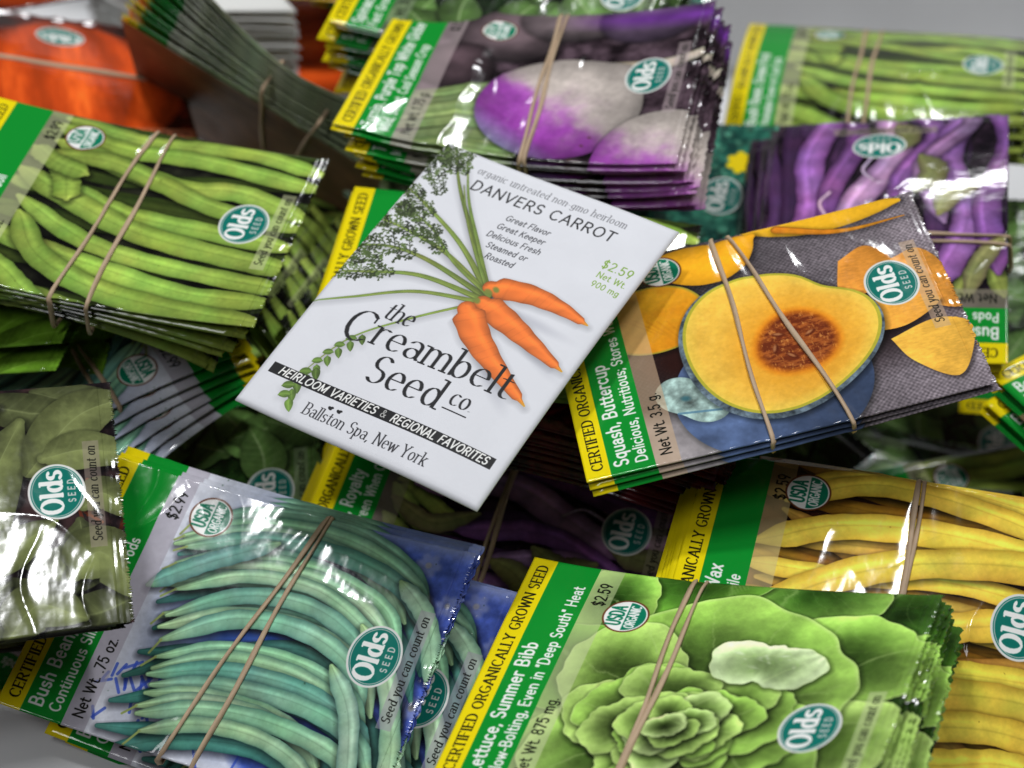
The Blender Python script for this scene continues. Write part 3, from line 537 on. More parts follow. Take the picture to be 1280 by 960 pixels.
def fin_lettuce():
    cv = Canvas(PL, PW, K, hexc('2f5a1c')); backdrop(cv, hexc('3f6a22'), hexc('8fb45c'), 36, 4); r = RNG(21)
    def lf(seed, c_in, c_out, bx, by, nv=7, dark=.42, lit=(-.45, -.9)):
        ph = RNG(seed).rand(4) * 6
        def f(p, a, X, Y):
            dx, dy = X - bx, Y - by; a2 = np.arctan2(dy, dx) + .35 * nz(X, Y, 16, seed); dist = np.hypot(dx, dy)
            l = dark + (1 - dark) * np.clip(p * 1.15, 0, 1) ** 1.3 + .16 * (np.cos(a) * lit[0] + np.sin(a) * lit[1]) * p + .42 * nz(X, Y, 13, seed + 2) + .10 * nz(X, Y, 2.5, seed + 3) + .34 * (.16 - np.abs(nz(X, Y, 6, seed + 6)))
            bl = np.sin(a2 * nv * 2 + ph[0] + dist * .05); l = l + .09 * bl * np.clip(p, .2, 1)
            t = np.clip(p * 1.2 - .2 + .7 * nz(X, Y, 18, seed + 5), 0, 1)[..., None]; c = np.asarray(c_in) * (1 - t) + np.asarray(c_out) * t
            q = np.abs(np.sin(a2 * nv + ph[1])); side = np.abs(np.sin(dist * .55 + q * 5 + ph[2]))
            v = (np.exp(-(q / .07) ** 2) * .34 + np.exp(-(side / .1) ** 2) * .10) * np.clip(1.15 - p, 0, 1)
            ed = np.clip((p - .965) / .035, 0, 1) * .5
            c = c * np.clip(l, .12, 1.3)[..., None]; m = np.clip(v + ed, 0, 1)[..., None]
            return np.clip(c * (1 - m) + hexc('d3e89c') * m, 0, 1)
        return f
    def leaf(x, y, q, seed, c_in, c_out, bx, by, sq=.14, n=4, amp=.03, shadow=.75, **kw):
        ph = RNG(seed).rand(5) * 6
        o = lambda a: q * (1 + amp * np.sin(n * a + ph[0]) + amp * .8 * np.sin((2 * n + 1) * a + ph[1]) + sq * np.cos(2 * a + ph[2]) + amp * .35 * np.sin(17 * a + ph[3] + np.sin(2 * a)))
        blob(cv, x, y, o, None, lf(seed, c_in, c_out, bx, by, **kw), shadow=shadow)
    G = [hexc(c) for c in ('70a63a', '88b848', '9fca5c', 'b6d774', 'cee898', '52902e')]
    for i, (x, y, q) in enumerate(((108, 10, 26), (114, 44, 24), (108, 78, 26), (84, -4, 24), (50, -2, 20), (28, 12, 14), (26, 40, 16), (30, 74, 18))): leaf(x, y, q, 50 + i, G[5], G[(i % 2) * 2], 66, 48, nv=5)
    leaf(100, 30, 20, 62, G[0] * .9, G[2], 84, 44, nv=5); leaf(98, 64, 20, 63, G[1], G[3], 82, 54, nv=5)
    leaf(66, 46, 38, 64, G[0] * .8, G[2], 62, 56, sq=.05, nv=8, dark=.25)             # the open bowl leaf
    leaf(44, 66, 24, 66, G[0], G[3], 60, 56, nv=6); leaf(80, 70, 22, 67, G[0], G[2], 62, 56, nv=6); leaf(40, 42, 20, 68, G[1], G[3], 60, 54, nv=6)
    for i in range(17):
        a = i * 2.399 + .4 + .5 * r.randn(); d = 21 - i * 1.0 + 3 * r.randn(); q = 16 - i * .62
        leaf(60 + d * math.cos(a), 58 + d * math.sin(a) * .85, q, 80 + i, G[1] * .9, G[3] if i % 2 else G[2], 62 + 6 * r.randn(), 58 + 5 * r.randn(), sq=.24, n=3, amp=.055, nv=5, dark=.36)
    for i in range(9):
        a = 2.0 + i * 1.7; d = 8 - i * .7
        leaf(59 + d * math.cos(a), 58 + d * math.sin(a) * .9, 9.5 - i * .55, 120 + i, G[1], G[3] if i % 2 else G[4], 59 - 3 * math.cos(a), 58 - 3 * math.sin(a), sq=.2, n=3, amp=.05, nv=4, dark=.3)
    # pale crumpled tip folded over the heart
    ph = .4
    blob(cv, 77, 33, lambda a: 12 * (1 + .36 * np.cos(2 * (a - .15)) + .04 * np.sin(5 * a + 2) + .03 * np.sin(9 * a + 1) + .015 * np.sin(19 * a)), None, lf(12, hexc('b2d486'), hexc('d4e9b2'), 94, 26, nv=6, dark=.6), shadow=.75)
    for i in range(30):
        x, y = 68 + 18 * r.rand(), 28 + 8 * r.rand(); cv.ellipse(x, y, 1.0 + 2.2 * r.rand(), .4 + .5 * r.rand(), .3 + .5 * r.randn(), hexc('f0f7e2') if i % 2 else hexc('8fb860'), .4, 1.0)
    tone(cv, 12, .35)
    front(cv, 'Lettuce, Summer Bibb', 'Slow-Bolting, Even in "Deep South" Heat', 'Net Wt. 875 mg.', '$2.59', usda=(33, 18), olds=(95, 58), strip=(44, 80), py=8, tint=(.75, .8, .6)); return cv

def frond(cv, pts, L, n, seed, col):
    r = RNG(seed); p = smooth(pts, n)
    for i in range(n):
        t = i / (n - 1); d = p[min(i + 1, n - 1)] - p[max(i - 1, 0)]; a = math.atan2(d[1], d[0]); q = L * (1 - .7 * abs(t - .35)) * (.6 + .7 * r.rand())
        for sg in (-1, 1):
            b = a + sg * (.5 + .5 * r.rand()); x, y = p[i]; e = (x + q * math.cos(b), y + q * math.sin(b)); segs = [[x, y, e[0], e[1]]]
            for j in range(5):
                f = .25 + .17 * j; c = b + (.75 if j % 2 else -.75) * (.7 + .5 * r.rand()); m = (x + (e[0] - x) * f, y + (e[1] - y) * f); l2 = q * .4 * (.5 + .7 * r.rand()) * (1.1 - .5 * f)
                g = (m[0] + l2 * math.cos(c), m[1] + l2 * math.sin(c)); segs.append([m[0], m[1], *g])
                for u in (-.6, .6): segs.append([(m[0] + g[0]) / 2, (m[1] + g[1]) / 2, (m[0] + g[0]) / 2 + l2 * .4 * math.cos(c + u), (m[1] + g[1]) / 2 + l2 * .4 * math.sin(c + u)])
            cv.strokes(segs, .11 + .15 * r.rand(), np.asarray(col) * (.5 + 1.0 * r.rand()), .95)

def fin_carrot():
    Wc, Hc = 83.0, 114.5
    cv = Canvas(Wc, Hc, 9.0, hexc('dedfe4'))
    cv.a *= (.985 + .03 * vnoise(cv.h, cv.w, 90, 2, 4))[..., None]
    text(cv, 'organic untreated non-gmo heirloom', 15.5, 7.4, 3.0, 0, hexc('6b6b70'), pen=.052, flat=.4, serif=True, pang=12, track=.13, fit=53)
    text(cv, 'DANVERS CARROT', 17.2, 14.3, 4.1, 0, hexc('1b1b1d'), pen=.066, track=.15, fit=50.5)
    for i, t in enumerate(('Great Flavor', 'Great Keeper', 'Delicious Fresh', 'Steamed or', 'Roasted')):
        text(cv, t, 42, 21 + i * 4.1, 2.25, 0, hexc('3c3c40'), pen=.068, track=.12, align='c', slant=.12)
    G = hexc('7fa53a')
    text(cv, '$2.59', 75, 24.6, 3.3, 0, G, pen=.062, align='c', track=.14); text(cv, 'Net Wt.', 75.5, 28.6, 2.3, 0, G, pen=.065, align='c', track=.13); text(cv, '900 mg', 75.5, 32.4, 2.2, 0, G, pen=.065, align='c', track=.13)
    # soft shadow of the bunch on the sheet it was photographed on
    for x, y, rx, ry, a in ((62, 53, 20, 3, 0.05), (66, 60, 20, 4, .5), (60, 72, 22, 4.5, .75), (44, 52, 8, 6, 0)): cv.ellipse(x, y, rx, ry, a, hexc('a9aab4'), .5, 3.0)
    # leaves and stems
    dk = hexc('3a4a22'); lt = hexc('86a044')
    tips = [([(47, 50), (30, 32), (14, 15), (3, 0)], 1), ([(47, 50), (33, 34), (20, 19), (10, 4)], .8), ([(47, 50), (28, 36), (10, 27), (-2, 22)], 1), ([(47, 50), (26, 41), (8, 38), (-2, 38)], .9), ([(47, 51), (24, 46), (10, 46), (-1, 50)], 1), ([(46, 52), (24, 52), (8, 58), (-1, 62)], 1), ([(46, 53), (26, 58), (10, 68), (-1, 75)], .8), ([(45, 54), (30, 68), (18, 82), (12, 100)], .5), ([(47, 50), (34, 37), (23, 25), (15, 14)], .7), ([(47, 50), (30, 43), (16, 34), (2, 30)], .7)]
    for i, (p, w) in enumerate(tips):
        cv.ribbon(p, lambda t, w=w: (.85 * (1 - t) ** .8 + .2) * w, pod(hexc('8aa04a') * (.85 + .05 * (i % 4)), seed=i, hi=.2, dark=(.15, .2, .05)), shadow=.2, n=30)
    for i, (pts, L, n) in enumerate((([(10, 11), (5, 5), (1, -1)], 4.2, 10), ([(13, 10), (10, 5), (8, -1)], 2.8, 9), ([(14, 30), (6, 26), (0, 22)], 4.6, 9), ([(11, 21), (5, 15), (0, 10)], 3.8, 8), ([(14, 39), (5, 38), (-2, 38)], 4.8, 9), ([(18, 46), (7, 46), (-2, 49)], 5.0, 10), ([(20, 37), (12, 33), (6, 31)], 3.8, 8), ([(16, 54), (7, 58), (-2, 62)], 4.4, 9), ([(25, 41), (19, 38), (13, 37)], 3.2, 7), ([(10, 52), (1, 54)], 3.8, 7), ([(8, 33), (2, 30)], 3.6, 6), ([(6, 10), (1, 4)], 3.6, 6))):
        frond(cv, pts, L * 1.05, n + 3, i, dk)
    for i, (pts, w) in enumerate((([(21, 79), (17, 87), (14.5, 96)], 2.2), ([(15.5, 95), (13, 102), (15, 109)], 2.6))):
        for k in range(9):
            q = smooth(pts, 10)[k]; a = 1.9 + (.8 if k % 2 else -.8)
            cv.ribbon([tuple(q), (q[0] + w * .8 * math.cos(a), q[1] + w * .6 * math.sin(a)), (q[0] + w * 1.5 * math.cos(a - .2), q[1] + w * 1.5 * math.sin(a))], leafw(w * .5, .6), leaf_shade(hexc('67873a') * (.85 + .04 * k), hexc('8fa656'), k), shadow=.1)
    def car(pts, w, seed):
        ph = RNG(seed).rand() * 6
        def f(T, D, X, Y):
            l = .6 + .42 * np.sqrt(np.clip(1 - D * D, 0, 1)) + .12 * np.exp(-((D + .3) / .25) ** 2)
            l = l - .035 * (np.sin(T * 60 + ph + 3 * np.sin(T * 13) + D) > .86) + .04 * np.sin(T * 23 + D * 3)
            c = hexc('f27a30') * l[..., None]; tp = np.clip((T - .93) / .07, 0, 1)[..., None]; return np.clip(c * (1 - tp) + hexc('d8a428') * tp, 0, 1)
        cv.ribbon(pts, w, f, shadow=.25, n=40, off=(.6, .8))
    cw = lambda q: (lambda t: np.where(t > .94, .28 + (1 - t) * 9, q * np.clip(t / .07, .35, 1) ** .5 * (1 - .78 * t ** 1.7) * (1 + .03 * np.sin(t * 31 + q))))
    car([(45.5, 46.8), (57, 44.2), (68, 44.4), (78, 46)], cw(4.3), 1)
    car([(46.5, 53), (57, 56.2), (68, 60), (80, 64)], cw(4.6), 2)
    car([(43.5, 57), (52, 65), (63, 72), (77, 79.5)], cw(4.9), 3)
    for x, y, q in ((46, 49, 2.2), (44.5, 53, 2.0), (47.5, 47, 1.8)): cv.ellipse(x, y, q, q * .7, .6, hexc('74863a'), .9, .8)
    K1 = hexc('17171a')
    ser = dict(pen=.058, flat=.2, serif=True, pang=14, track=.07)
    text(cv, 'the', 22.5, 70.6, 6.4, 0, K1, fit=9.5, slant=.1, **ser)
    text(cv, 'C', 14.2, 81.8, 11.5, 0, K1, xs=1.05, **ser)
    text(cv, 'reambelt', 24.2, 80.3, 9.6, 0, K1, fit=46.5, **ser)
    text(cv, 'Seed', 30.2, 92.3, 9.8, 0, K1, fit=24.6, **ser)
    text(cv, 'co.', 57.4, 89.0, 6.0, 0, K1, fit=7.4, **ser); cv.strokes([[56.8, 90.8, 64.6, 90.8]], .2, K1)
    cv.rect(3, 98.2, 79.4, 102.0, K1)
    text(cv, 'HEIRLOOM VARIETIES', 6.2, 101.2, 2.55, 0, WHITE, pen=.09, slant=.18, track=.13, fit=34); text(cv, '&', 42.0, 101.1, 2.4, 0, WHITE * .8, pen=.06, track=.1); text(cv, 'REGIONAL FAVORITES', 45.6, 101.2, 2.55, 0, WHITE, pen=.09, slant=.18, track=.13, fit=32)
    text(cv, 'Ballston Spa, New York', 20.5, 109.8, 4.0, 0, hexc('2a2a2e'), pen=.055, flat=.35, serif=True, pang=12, track=.1, fit=42)
    for x in (27.4, 30.4): cv.ellipse(x, 104.9, .8, .5, .5, K1); cv.ellipse(x + .6, 104.5, .5, .35, .2, K1)
    return cv

def fin_back(base='5b4030', seed=3):
    cv = Canvas(PL, PW, 4.0, hexc(base)); cv.a *= (.7 + .6 * vnoise(cv.h, cv.w, 50, seed, 3))[..., None]
    r = RNG(seed)
    for i in range(16):
        y = 10 + i * 4; cv.strokes([[10, y, 10 + 60 + 30 * r.rand(), y]], .35, hexc('cfc4b0'), .35)
    return cv

# ---------------------------------------------------------------- materials
def node_mat(name):
    m = bpy.data.materials.new(name); m.use_nodes = True
    return m, m.node_tree, m.node_tree.nodes['Principled BSDF']

def print_image(name, cv):
    im = bpy.data.images.new(name, cv.w, cv.h); a = np.ones((cv.h, cv.w, 4), np.float32)
    a[..., :3] = np.clip(cv.a, 0, 1)[::-1]
    im.pixels.foreach_set(a.ravel()); im.update(); im.pack()
    return im

def film_mat(name, cv, rough=.10, bump=.3, spec=.5, fibre=False):
    """printed packet skin: computed print, glossy film (or plain paper), fine uneven surface"""
    m, t, b = node_mat(name); n = t.nodes; l = t.links
    tx = n.new('ShaderNodeTexImage'); tx.image = print_image(name, cv); tx.extension = 'EXTEND'
    l.new(tx.outputs[0], b.inputs['Base Color'])
    tc = n.new('ShaderNodeTexCoord'); no = n.new('ShaderNodeTexNoise'); no.inputs['Scale'].default_value = 900 if fibre else 70; no.inputs['Detail'].default_value = 3
    mp = n.new('ShaderNodeMapping'); mp.inputs['Scale'].default_value = (1, 1, 1) if fibre else (1, .55, 1)
    l.new(tc.outputs['Object'], mp.inputs[0]); l.new(mp.outputs[0], no.inputs['Vector'])
    bp = n.new('ShaderNodeBump'); bp.inputs['Strength'].default_value = bump; bp.inputs['Distance'].default_value = .00025 if fibre else .0016
    l.new(no.outputs[0], bp.inputs['Height'])
    if fibre: l.new(bp.outputs[0], b.inputs['Normal'])
    else:
        n3 = n.new('ShaderNodeTexNoise'); n3.inputs['Scale'].default_value = 420; n3.inputs['Detail'].default_value = 2; l.new(tc.outputs['Object'], n3.inputs['Vector'])
        b2 = n.new('ShaderNodeBump'); b2.inputs['Strength'].default_value = .045; b2.inputs['Distance'].default_value = .0003
        l.new(n3.outputs[0], b2.inputs['Height']); l.new(bp.outputs[0], b2.inputs['Normal']); l.new(b2.outputs[0], b.inputs['Normal'])
    n2 = n.new('ShaderNodeTexNoise'); n2.inputs['Scale'].default_value = 35; n2.inputs['Detail'].default_value = 4; l.new(tc.outputs['Object'], n2.inputs['Vector'])
    mr = n.new('ShaderNodeMapRange'); mr.inputs['To Min'].default_value = rough * .75; mr.inputs['To Max'].default_value = rough * 1.4
    l.new(n2.outputs[0], mr.inputs[0]); l.new(mr.outputs[0], b.inputs['Roughness'])
    b.inputs['Specular IOR Level'].default_value = spec
    return m

def plain_mat(name, col, rough, noise=0.0, scale=40, bump=0.0, metallic=0):
    m, t, b = node_mat(name); n = t.nodes; l = t.links
    tc = n.new('ShaderNodeTexCoord'); no = n.new('ShaderNodeTexNoise'); no.inputs['Scale'].default_value = scale; no.inputs['Detail'].default_value = 5
    l.new(tc.outputs['Object'], no.inputs['Vector'])
    mx = n.new('ShaderNodeMix'); mx.data_type = 'RGBA'; mx.inputs[6].default_value = (*[c * (1 - noise) for c in col], 1); mx.inputs[7].default_value = (*[min(1, c * (1 + noise)) for c in col], 1)
    l.new(no.outputs[0], mx.inputs[0]); l.new(mx.outputs[2], b.inputs['Base Color'])
    if bump:
        bp = n.new('ShaderNodeBump'); bp.inputs['Strength'].default_value = bump; bp.inputs['Distance'].default_value = .0004; l.new(no.outputs[0], bp.inputs['Height']); l.new(bp.outputs[0], b.inputs['Normal'])
    b.inputs['Roughness'].default_value = rough; b.inputs['Metallic'].default_value = metallic
    return m

ART = {}
def art(key, **kw):
    if key not in ART: ART[key] = film_mat('print_' + key, globals()['fin_' + key](), **kw)
    return ART[key]
BACK = film_mat('print_back', fin_back('6a4a36', 3), rough=.45, spec=.3)
WHITEPAPER = film_mat('plain_white_paper', Canvas(40, 40, 2, hexc('dcdcd8')), rough=.5, bump=.15, fibre=True)
PAPER = film_mat('print_carrot', fin_carrot(), rough=.5, bump=.12, fibre=True, spec=.2)
RUBBER = plain_mat('tan_rubber', (.46, .33, .21), .62, .18, 300, .25)
PLASTIC = plain_mat('grey_plastic', (.78, .785, .79), .38, .06, 25, .05)
COUNTER = plain_mat('counter_top', (.16, .15, .14), .5, .2, 12)

# ---------------------------------------------------------------- object helpers
def mesh_obj(name, V, F, mats, uv=None, midx=None, parent=None, smooth_=True):
    me = bpy.data.meshes.new(name); me.from_pydata(np.asarray(V).tolist(), [], F)
    for m in mats: me.materials.append(m)
    if uv is not None:
        ul = me.uv_layers.new(name='UVMap'); li = np.empty(len(me.loops), np.int32); me.loops.foreach_get('vertex_index', li)
        ul.data.foreach_set('uv', np.asarray(uv, np.float32)[li].ravel())
    if midx is not None: me.polygons.foreach_set('material_index', np.asarray(midx, np.int32))
    me.polygons.foreach_set('use_smooth', np.full(len(me.polygons), smooth_)); me.update()
    o = bpy.data.objects.new(name, me); COL.objects.link(o)
    if parent: o.parent = parent
    return o
def tag(o, label=None, cat=None, group=None, kind=None):
    for k, v in (('label', label), ('category', cat), ('group', group), ('kind', kind)):
        if v: o[k] = v
    return o
def grid_faces(nx, ny, off=0, flip=False):
    i = np.arange(nx - 1)[:, None] * ny + np.arange(ny - 1)[None, :] + off
    q = np.stack([i, i + ny, i + ny + 1, i + 1], -1).reshape(-1, 4)
    return (q[:, ::-1] if flip else q).tolist()

MM = .001
def pose(x, y, z, yaw, tx, ty):
    a = math.hypot(math.radians(tx), math.radians(ty))
    R = Matrix.Rotation(math.radians(yaw), 4, 'Z')
    if a > 1e-6: R = Matrix.Rotation(a, 4, Vector((tx, ty, 0)).normalized()) @ R
    return Matrix.Translation((x * MM, y * MM, z * MM)) @ R

class Shape:
    """height field of one kind of packet: bend, twist, rumples and sharp creases. Local metres, x along the length, y across"""
    def __init__(s, L=116.5, W=83.0, twist=0, bend=0, by=0, bx0=0, puff=.55, edge=.12, rumple=.5, creases=9, camp=.55, seed=0, extra=None):
        s.L, s.W, s.twist, s.bend, s.by, s.bx0, s.puff, s.edge, s.seed, s.extra = L * MM, W * MM, twist, bend, by, bx0 * MM, puff * MM, edge * MM, seed, extra
        r = RNG(seed); s.r = [(r.rand(2) * 2 - 1, r.rand() * 6.28, r.rand() * 6.28) for _ in range(6)]; s.rumple = rumple * MM
        s.cr = []; s.pinch = []
        for _ in range(creases):
            p = (r.rand(2) - .5) * (s.L, s.W) * 1.0; a = r.rand() * 3.14; s.cr.append((p, a, (.005 + .014 * r.rand()), (.0008 + .0014 * r.rand()), camp * MM * (r.rand() - .35) * 2.2, r.rand() * 6))
    def h(s, x, y, k=0, fan=0.0):
        z = 100 * s.twist * x * y + 10 * s.bend * (x - s.bx0) ** 2 + s.by * y * y * 10
        for (d, p1, p2) in s.r:
            z = z + s.rumple * .4 * np.sin(x * 60 * d[0] + y * 75 * d[1] + p1)
        for (p, a, ln, wd, am, ph) in s.cr:
            dx, dy = x - p[0], y - p[1]; u = dx * math.cos(a) + dy * math.sin(a); v = -dx * math.sin(a) + dy * math.cos(a) + .0025 * np.sin(u * 160 + ph)
            z = z + am * np.exp(-(u / ln) ** 2) * np.exp(-np.sqrt(v * v + 1e-8) / wd * .8)
        if s.extra is not None: z = z + s.extra(x, y)
        v = np.abs(2 * y / s.W)
        for (xa, xb) in s.pinch:
            d = np.abs(x - (xa + (xb - xa) * (.5 - y / s.W)))
            z = z - .00036 * np.exp(-(d / .0022) ** 2) * (.35 + .65 * v ** 4) + .00022 * np.sin(d * 900 + 14 * y / s.W) * np.exp(-d / .007) * v ** 3
        if k:      # lower packets: corners droop a little, each its own way
            r = RNG(s.seed * 131 + k * 7 + 1); u, w = 2 * x / s.L, 2 * y / s.W
            for sx, sy in ((1, 1), (1, -1), (-1, 1), (-1, -1)):
                z = z - .0016 * r.rand() ** 2 * np.clip(u * sx + w * sy - .9, 0, 1.2) ** 2
        return z - k * fan * (x - s.bx0) ** 2 * 10
    def t(s, x, y):
        u, v = np.clip(np.abs(2 * x / s.L), 0, 1), np.clip(np.abs(2 * y / s.W), 0, 1)
        return s.edge + s.puff * (1 - u ** 3) * (1 - v ** 3)

def panels(root, V, F, uv, n, nq, front_mat, back_mat, ring, side_mat=None):
    """front panel (with the closed rim) and back panel as two meshes under the packet"""
    Ff = F[:nq] + [[a, a + n, b + n, b] for a, b in zip(ring, ring[1:] + ring[:1])]
    mi = [0] * nq + [1 if side_mat else 0] * len(ring)
    mesh_obj('front_panel', V, Ff, [front_mat] + ([side_mat] if side_mat else []), uv, mi, root)
    mesh_obj('back_panel', V[n:], [[q - n for q in f] for f in F[nq:]], [back_mat], uv[n:], None, root)

def rim(nx, ny):
    return [i * ny for i in range(nx)] + [(nx - 1) * ny + j for j in range(1, ny)] + [i * ny + ny - 1 for i in range(nx - 2, -1, -1)] + [j for j in range(ny - 2, 0, -1)]

def seed_packet(name, M, sh, front_mat, back_mat, label, group=None, nx=34, ny=26, k=0, fan=0.0, seal=True, cat='seed packet'):
    """one sealed packet: a thin pouch closed on all sides, plus the crimped strip at its free end"""
    root = bpy.data.objects.new(name, None); COL.objects.link(root); root.empty_display_size = .02; root.matrix_world = M
    tag(root, label, cat, group)
    L, W = sh.L, sh.W; SE = .0036 if seal else 0
    x = np.linspace(-L / 2, L / 2 - SE, nx); y = np.linspace(-W / 2, W / 2, ny)
    X, Y = np.meshgrid(x, y, indexing='ij'); H = sh.h(X, Y, k, fan); T = sh.t(X, Y)
    A = np.stack([X, Y, H + T], -1).reshape(-1, 3); B = np.stack([X, Y, H - T], -1).reshape(-1, 3)
    V = np.vstack([A, B]); n = nx * ny; nq = (nx - 1) * (ny - 1)
    F = grid_faces(nx, ny) + grid_faces(nx, ny, n, True)
    uvf = lambda P: np.stack([(P[:, 0] + L / 2) / L, (P[:, 1] + W / 2) / W], 1)
    panels(root, V, F, uvf(V), n, nq, front_mat, back_mat, rim(nx, ny))
    if seal:
        m = max(40, ny * 3); xs = np.array([0, .25, .5, .75, 1.0]); ys = np.linspace(-W / 2, W / 2, m); P = []
        for i, u in enumerate(xs):
            zz = .0002 * (np.abs((np.arange(m) % 4) - 2) - 1 + 1.2 * RNG(m + k).randn(m)) * (1 if i == 4 else 0)
            px = L / 2 - SE + u * SE + zz; hz = sh.h(px, ys, k, fan) + (.00012 if i % 2 else -.00004) + .0004 * (i / 4) * np.sin(ys * 260 + 3 * np.sin(ys * 90) + k)
            P.append(np.stack([px, ys, hz + sh.edge * .9], -1))
        for i in range(5): q = P[i].copy(); q[:, 2] -= sh.edge * 1.8; P.append(q)
        V = np.vstack(P); n = 5 * m; F = grid_faces(5, m) + grid_faces(5, m, n, True)
        ring = [4 * m + j for j in range(m)]
        for a, b in zip(ring[:-1], ring[1:]): F.append([a, a + n, b + n, b])
        mesh_obj('crimped_edge', V, F, [front_mat], uvf(V), None, root, False)
    return root

def swept_loop(path, w, hgt, nrm, ns=8):
    """closed elastic strip: rounded flat section swept along a closed path"""
    P = np.asarray(path); n = len(P); T = np.roll(P, -1, 0) - np.roll(P, 1, 0); T /= np.linalg.norm(T, axis=1)[:, None] + 1e-12
    N = np.asarray(nrm, float); N = N - (N * T).sum(1)[:, None] * T; N /= np.linalg.norm(N, axis=1)[:, None] + 1e-12
    B = np.cross(T, N); a = np.linspace(0, 2 * np.pi, ns, endpoint=False)
    ca = np.sign(np.cos(a)) * np.abs(np.cos(a)) ** .6; sa = np.sign(np.sin(a)) * np.abs(np.sin(a)) ** .6
    tt = np.arange(n) / n * 2 * np.pi; ww = (1 + .14 * np.sin(3 * tt + 1) + .10 * np.sin(11 * tt))[:, None, None]; tw = .55 * np.sin(2 * tt + w * 3e3) + .3 * np.sin(7 * tt)
    B, N = B * np.cos(tw)[:, None] + N * np.sin(tw)[:, None], N * np.cos(tw)[:, None] - B * np.sin(tw)[:, None]
    V = P[:, None] + B[:, None] * ca[None, :, None] * ww * w / 2 + N[:, None] * sa[None, :, None] * hgt / 2
    i = np.arange(n)[:, None] * ns; j = np.arange(ns)[None, :]; i2 = (np.arange(n)[:, None] + 1) % n * ns; j2 = (j + 1) % ns
    F = np.stack([i + j, i2 + j, i2 + j2, i + j2], -1).reshape(-1, 4).tolist()
    return V.reshape(-1, 3), F

def rubber_band(M, sh, thick, strands, label, w=1.5, lift=.0, seed=1, W=None):
    """one band doubled round a bundle. strands: (x at upper side, x at lower side) in mm along the length"""
    r = RNG(seed); Wd = sh.W / 2 + .0005; path = []; nrm = []
    for s in range(2):
        a = [(q / 1000.0 - sh.L / 2) for q in strands[s % len(strands)]]; b = [(q / 1000.0 - sh.L / 2) for q in strands[(s + 1) % len(strands)]]
        for t in np.linspace(0, 1, 44):
            y = Wd * (1 - 2 * t); x = a[0] + (a[1] - a[0]) * t + .0004 * math.sin(t * 9 + s * 2 + seed); yy = np.clip(y, -sh.W / 2, sh.W / 2)
            z = float(sh.h(np.float64(x), yy) + sh.t(np.float64(x), yy)) + .00045 + lift * MM
            e = min(1.0, min(t, 1 - t) / .04); path.append((x, y, z - .0006 * (1 - e))); nrm.append((0, (1 - 2 * t) * (1 - e) * 1.2, 1))
        for t in np.linspace(.1, .9, 6):
            path.append((a[1], -Wd - .0003, path_z(sh, a[1], -1) - thick * MM * t)); nrm.append((0, -1, 0))
        for t in np.linspace(0, 1, 20):
            y = -Wd * (1 - 2 * t); x = a[1] + (b[0] - a[1]) * t; yy = np.clip(y, -sh.W / 2, sh.W / 2)
            path.append((x, y, float(sh.h(np.float64(x), yy)) - thick * MM - .0006)); nrm.append((0, 0, -1))
        for t in np.linspace(.9, .1, 6):
            path.append((b[0], Wd + .0003, path_z(sh, b[0], 1) - thick * MM * t)); nrm.append((0, 1, 0))
    V, F = swept_loop(path, w * MM, .9 * MM, nrm)
    o = mesh_obj('rubber_band', V, F, [RUBBER]); o.matrix_world = M
    return tag(o, label, 'rubber band', 'rubber bands round the bundles')
def path_z(sh, x, side): return float(sh.h(np.float64(x), np.float64(side * sh.W / 2)))

def bundle(name, key, pz, n, top_label, low_label, group, dz=1.45, step=(0, 0), rot=0, pivot=(0, 0), jit=.5, fan=0.0, shape=None, res=(180, 130), low=(34, 26), mat=None, back=None, seal=True, twist=None, bend=None, band=None, band_label=None, seed=1, lift=0, **kw):
    """a pile of equal packets held together; every packet is its own object"""
    M = pose(*pz[:6]); sh = shape or Shape(twist=pz[6], bend=pz[7], seed=seed, **kw); r = RNG(seed + 50)
    mat = mat or art(key); back = back or BACK
    if band: sh.pinch = [tuple(q / 1000.0 - sh.L / 2 for q in b) for b in band]
    for k in range(n):
        D = Matrix.Identity(4)
        if k:
            D = Matrix.Translation(((step[0] * k + r.randn() * jit) * MM, (step[1] * k + r.randn() * jit) * MM, -dz * k * MM)) @ Matrix.Translation((pivot[0] * MM, pivot[1] * MM, 0)) @ Matrix.Rotation(math.radians(rot * k + r.randn() * jit * .8), 4, 'Z') @ Matrix.Translation((-pivot[0] * MM, -pivot[1] * MM, 0))
        nx, ny = res if k == 0 else low
        seed_packet(name, M @ D, sh, mat, back, top_label if k == 0 else low_label, group if n > 1 else None, nx, ny, k, fan + (.012 * r.randn() if k else 0), seal)
    if band: rubber_band(M, sh, dz * (n - 1) + .8, band, band_label, lift=lift, seed=seed)
    return M, sh

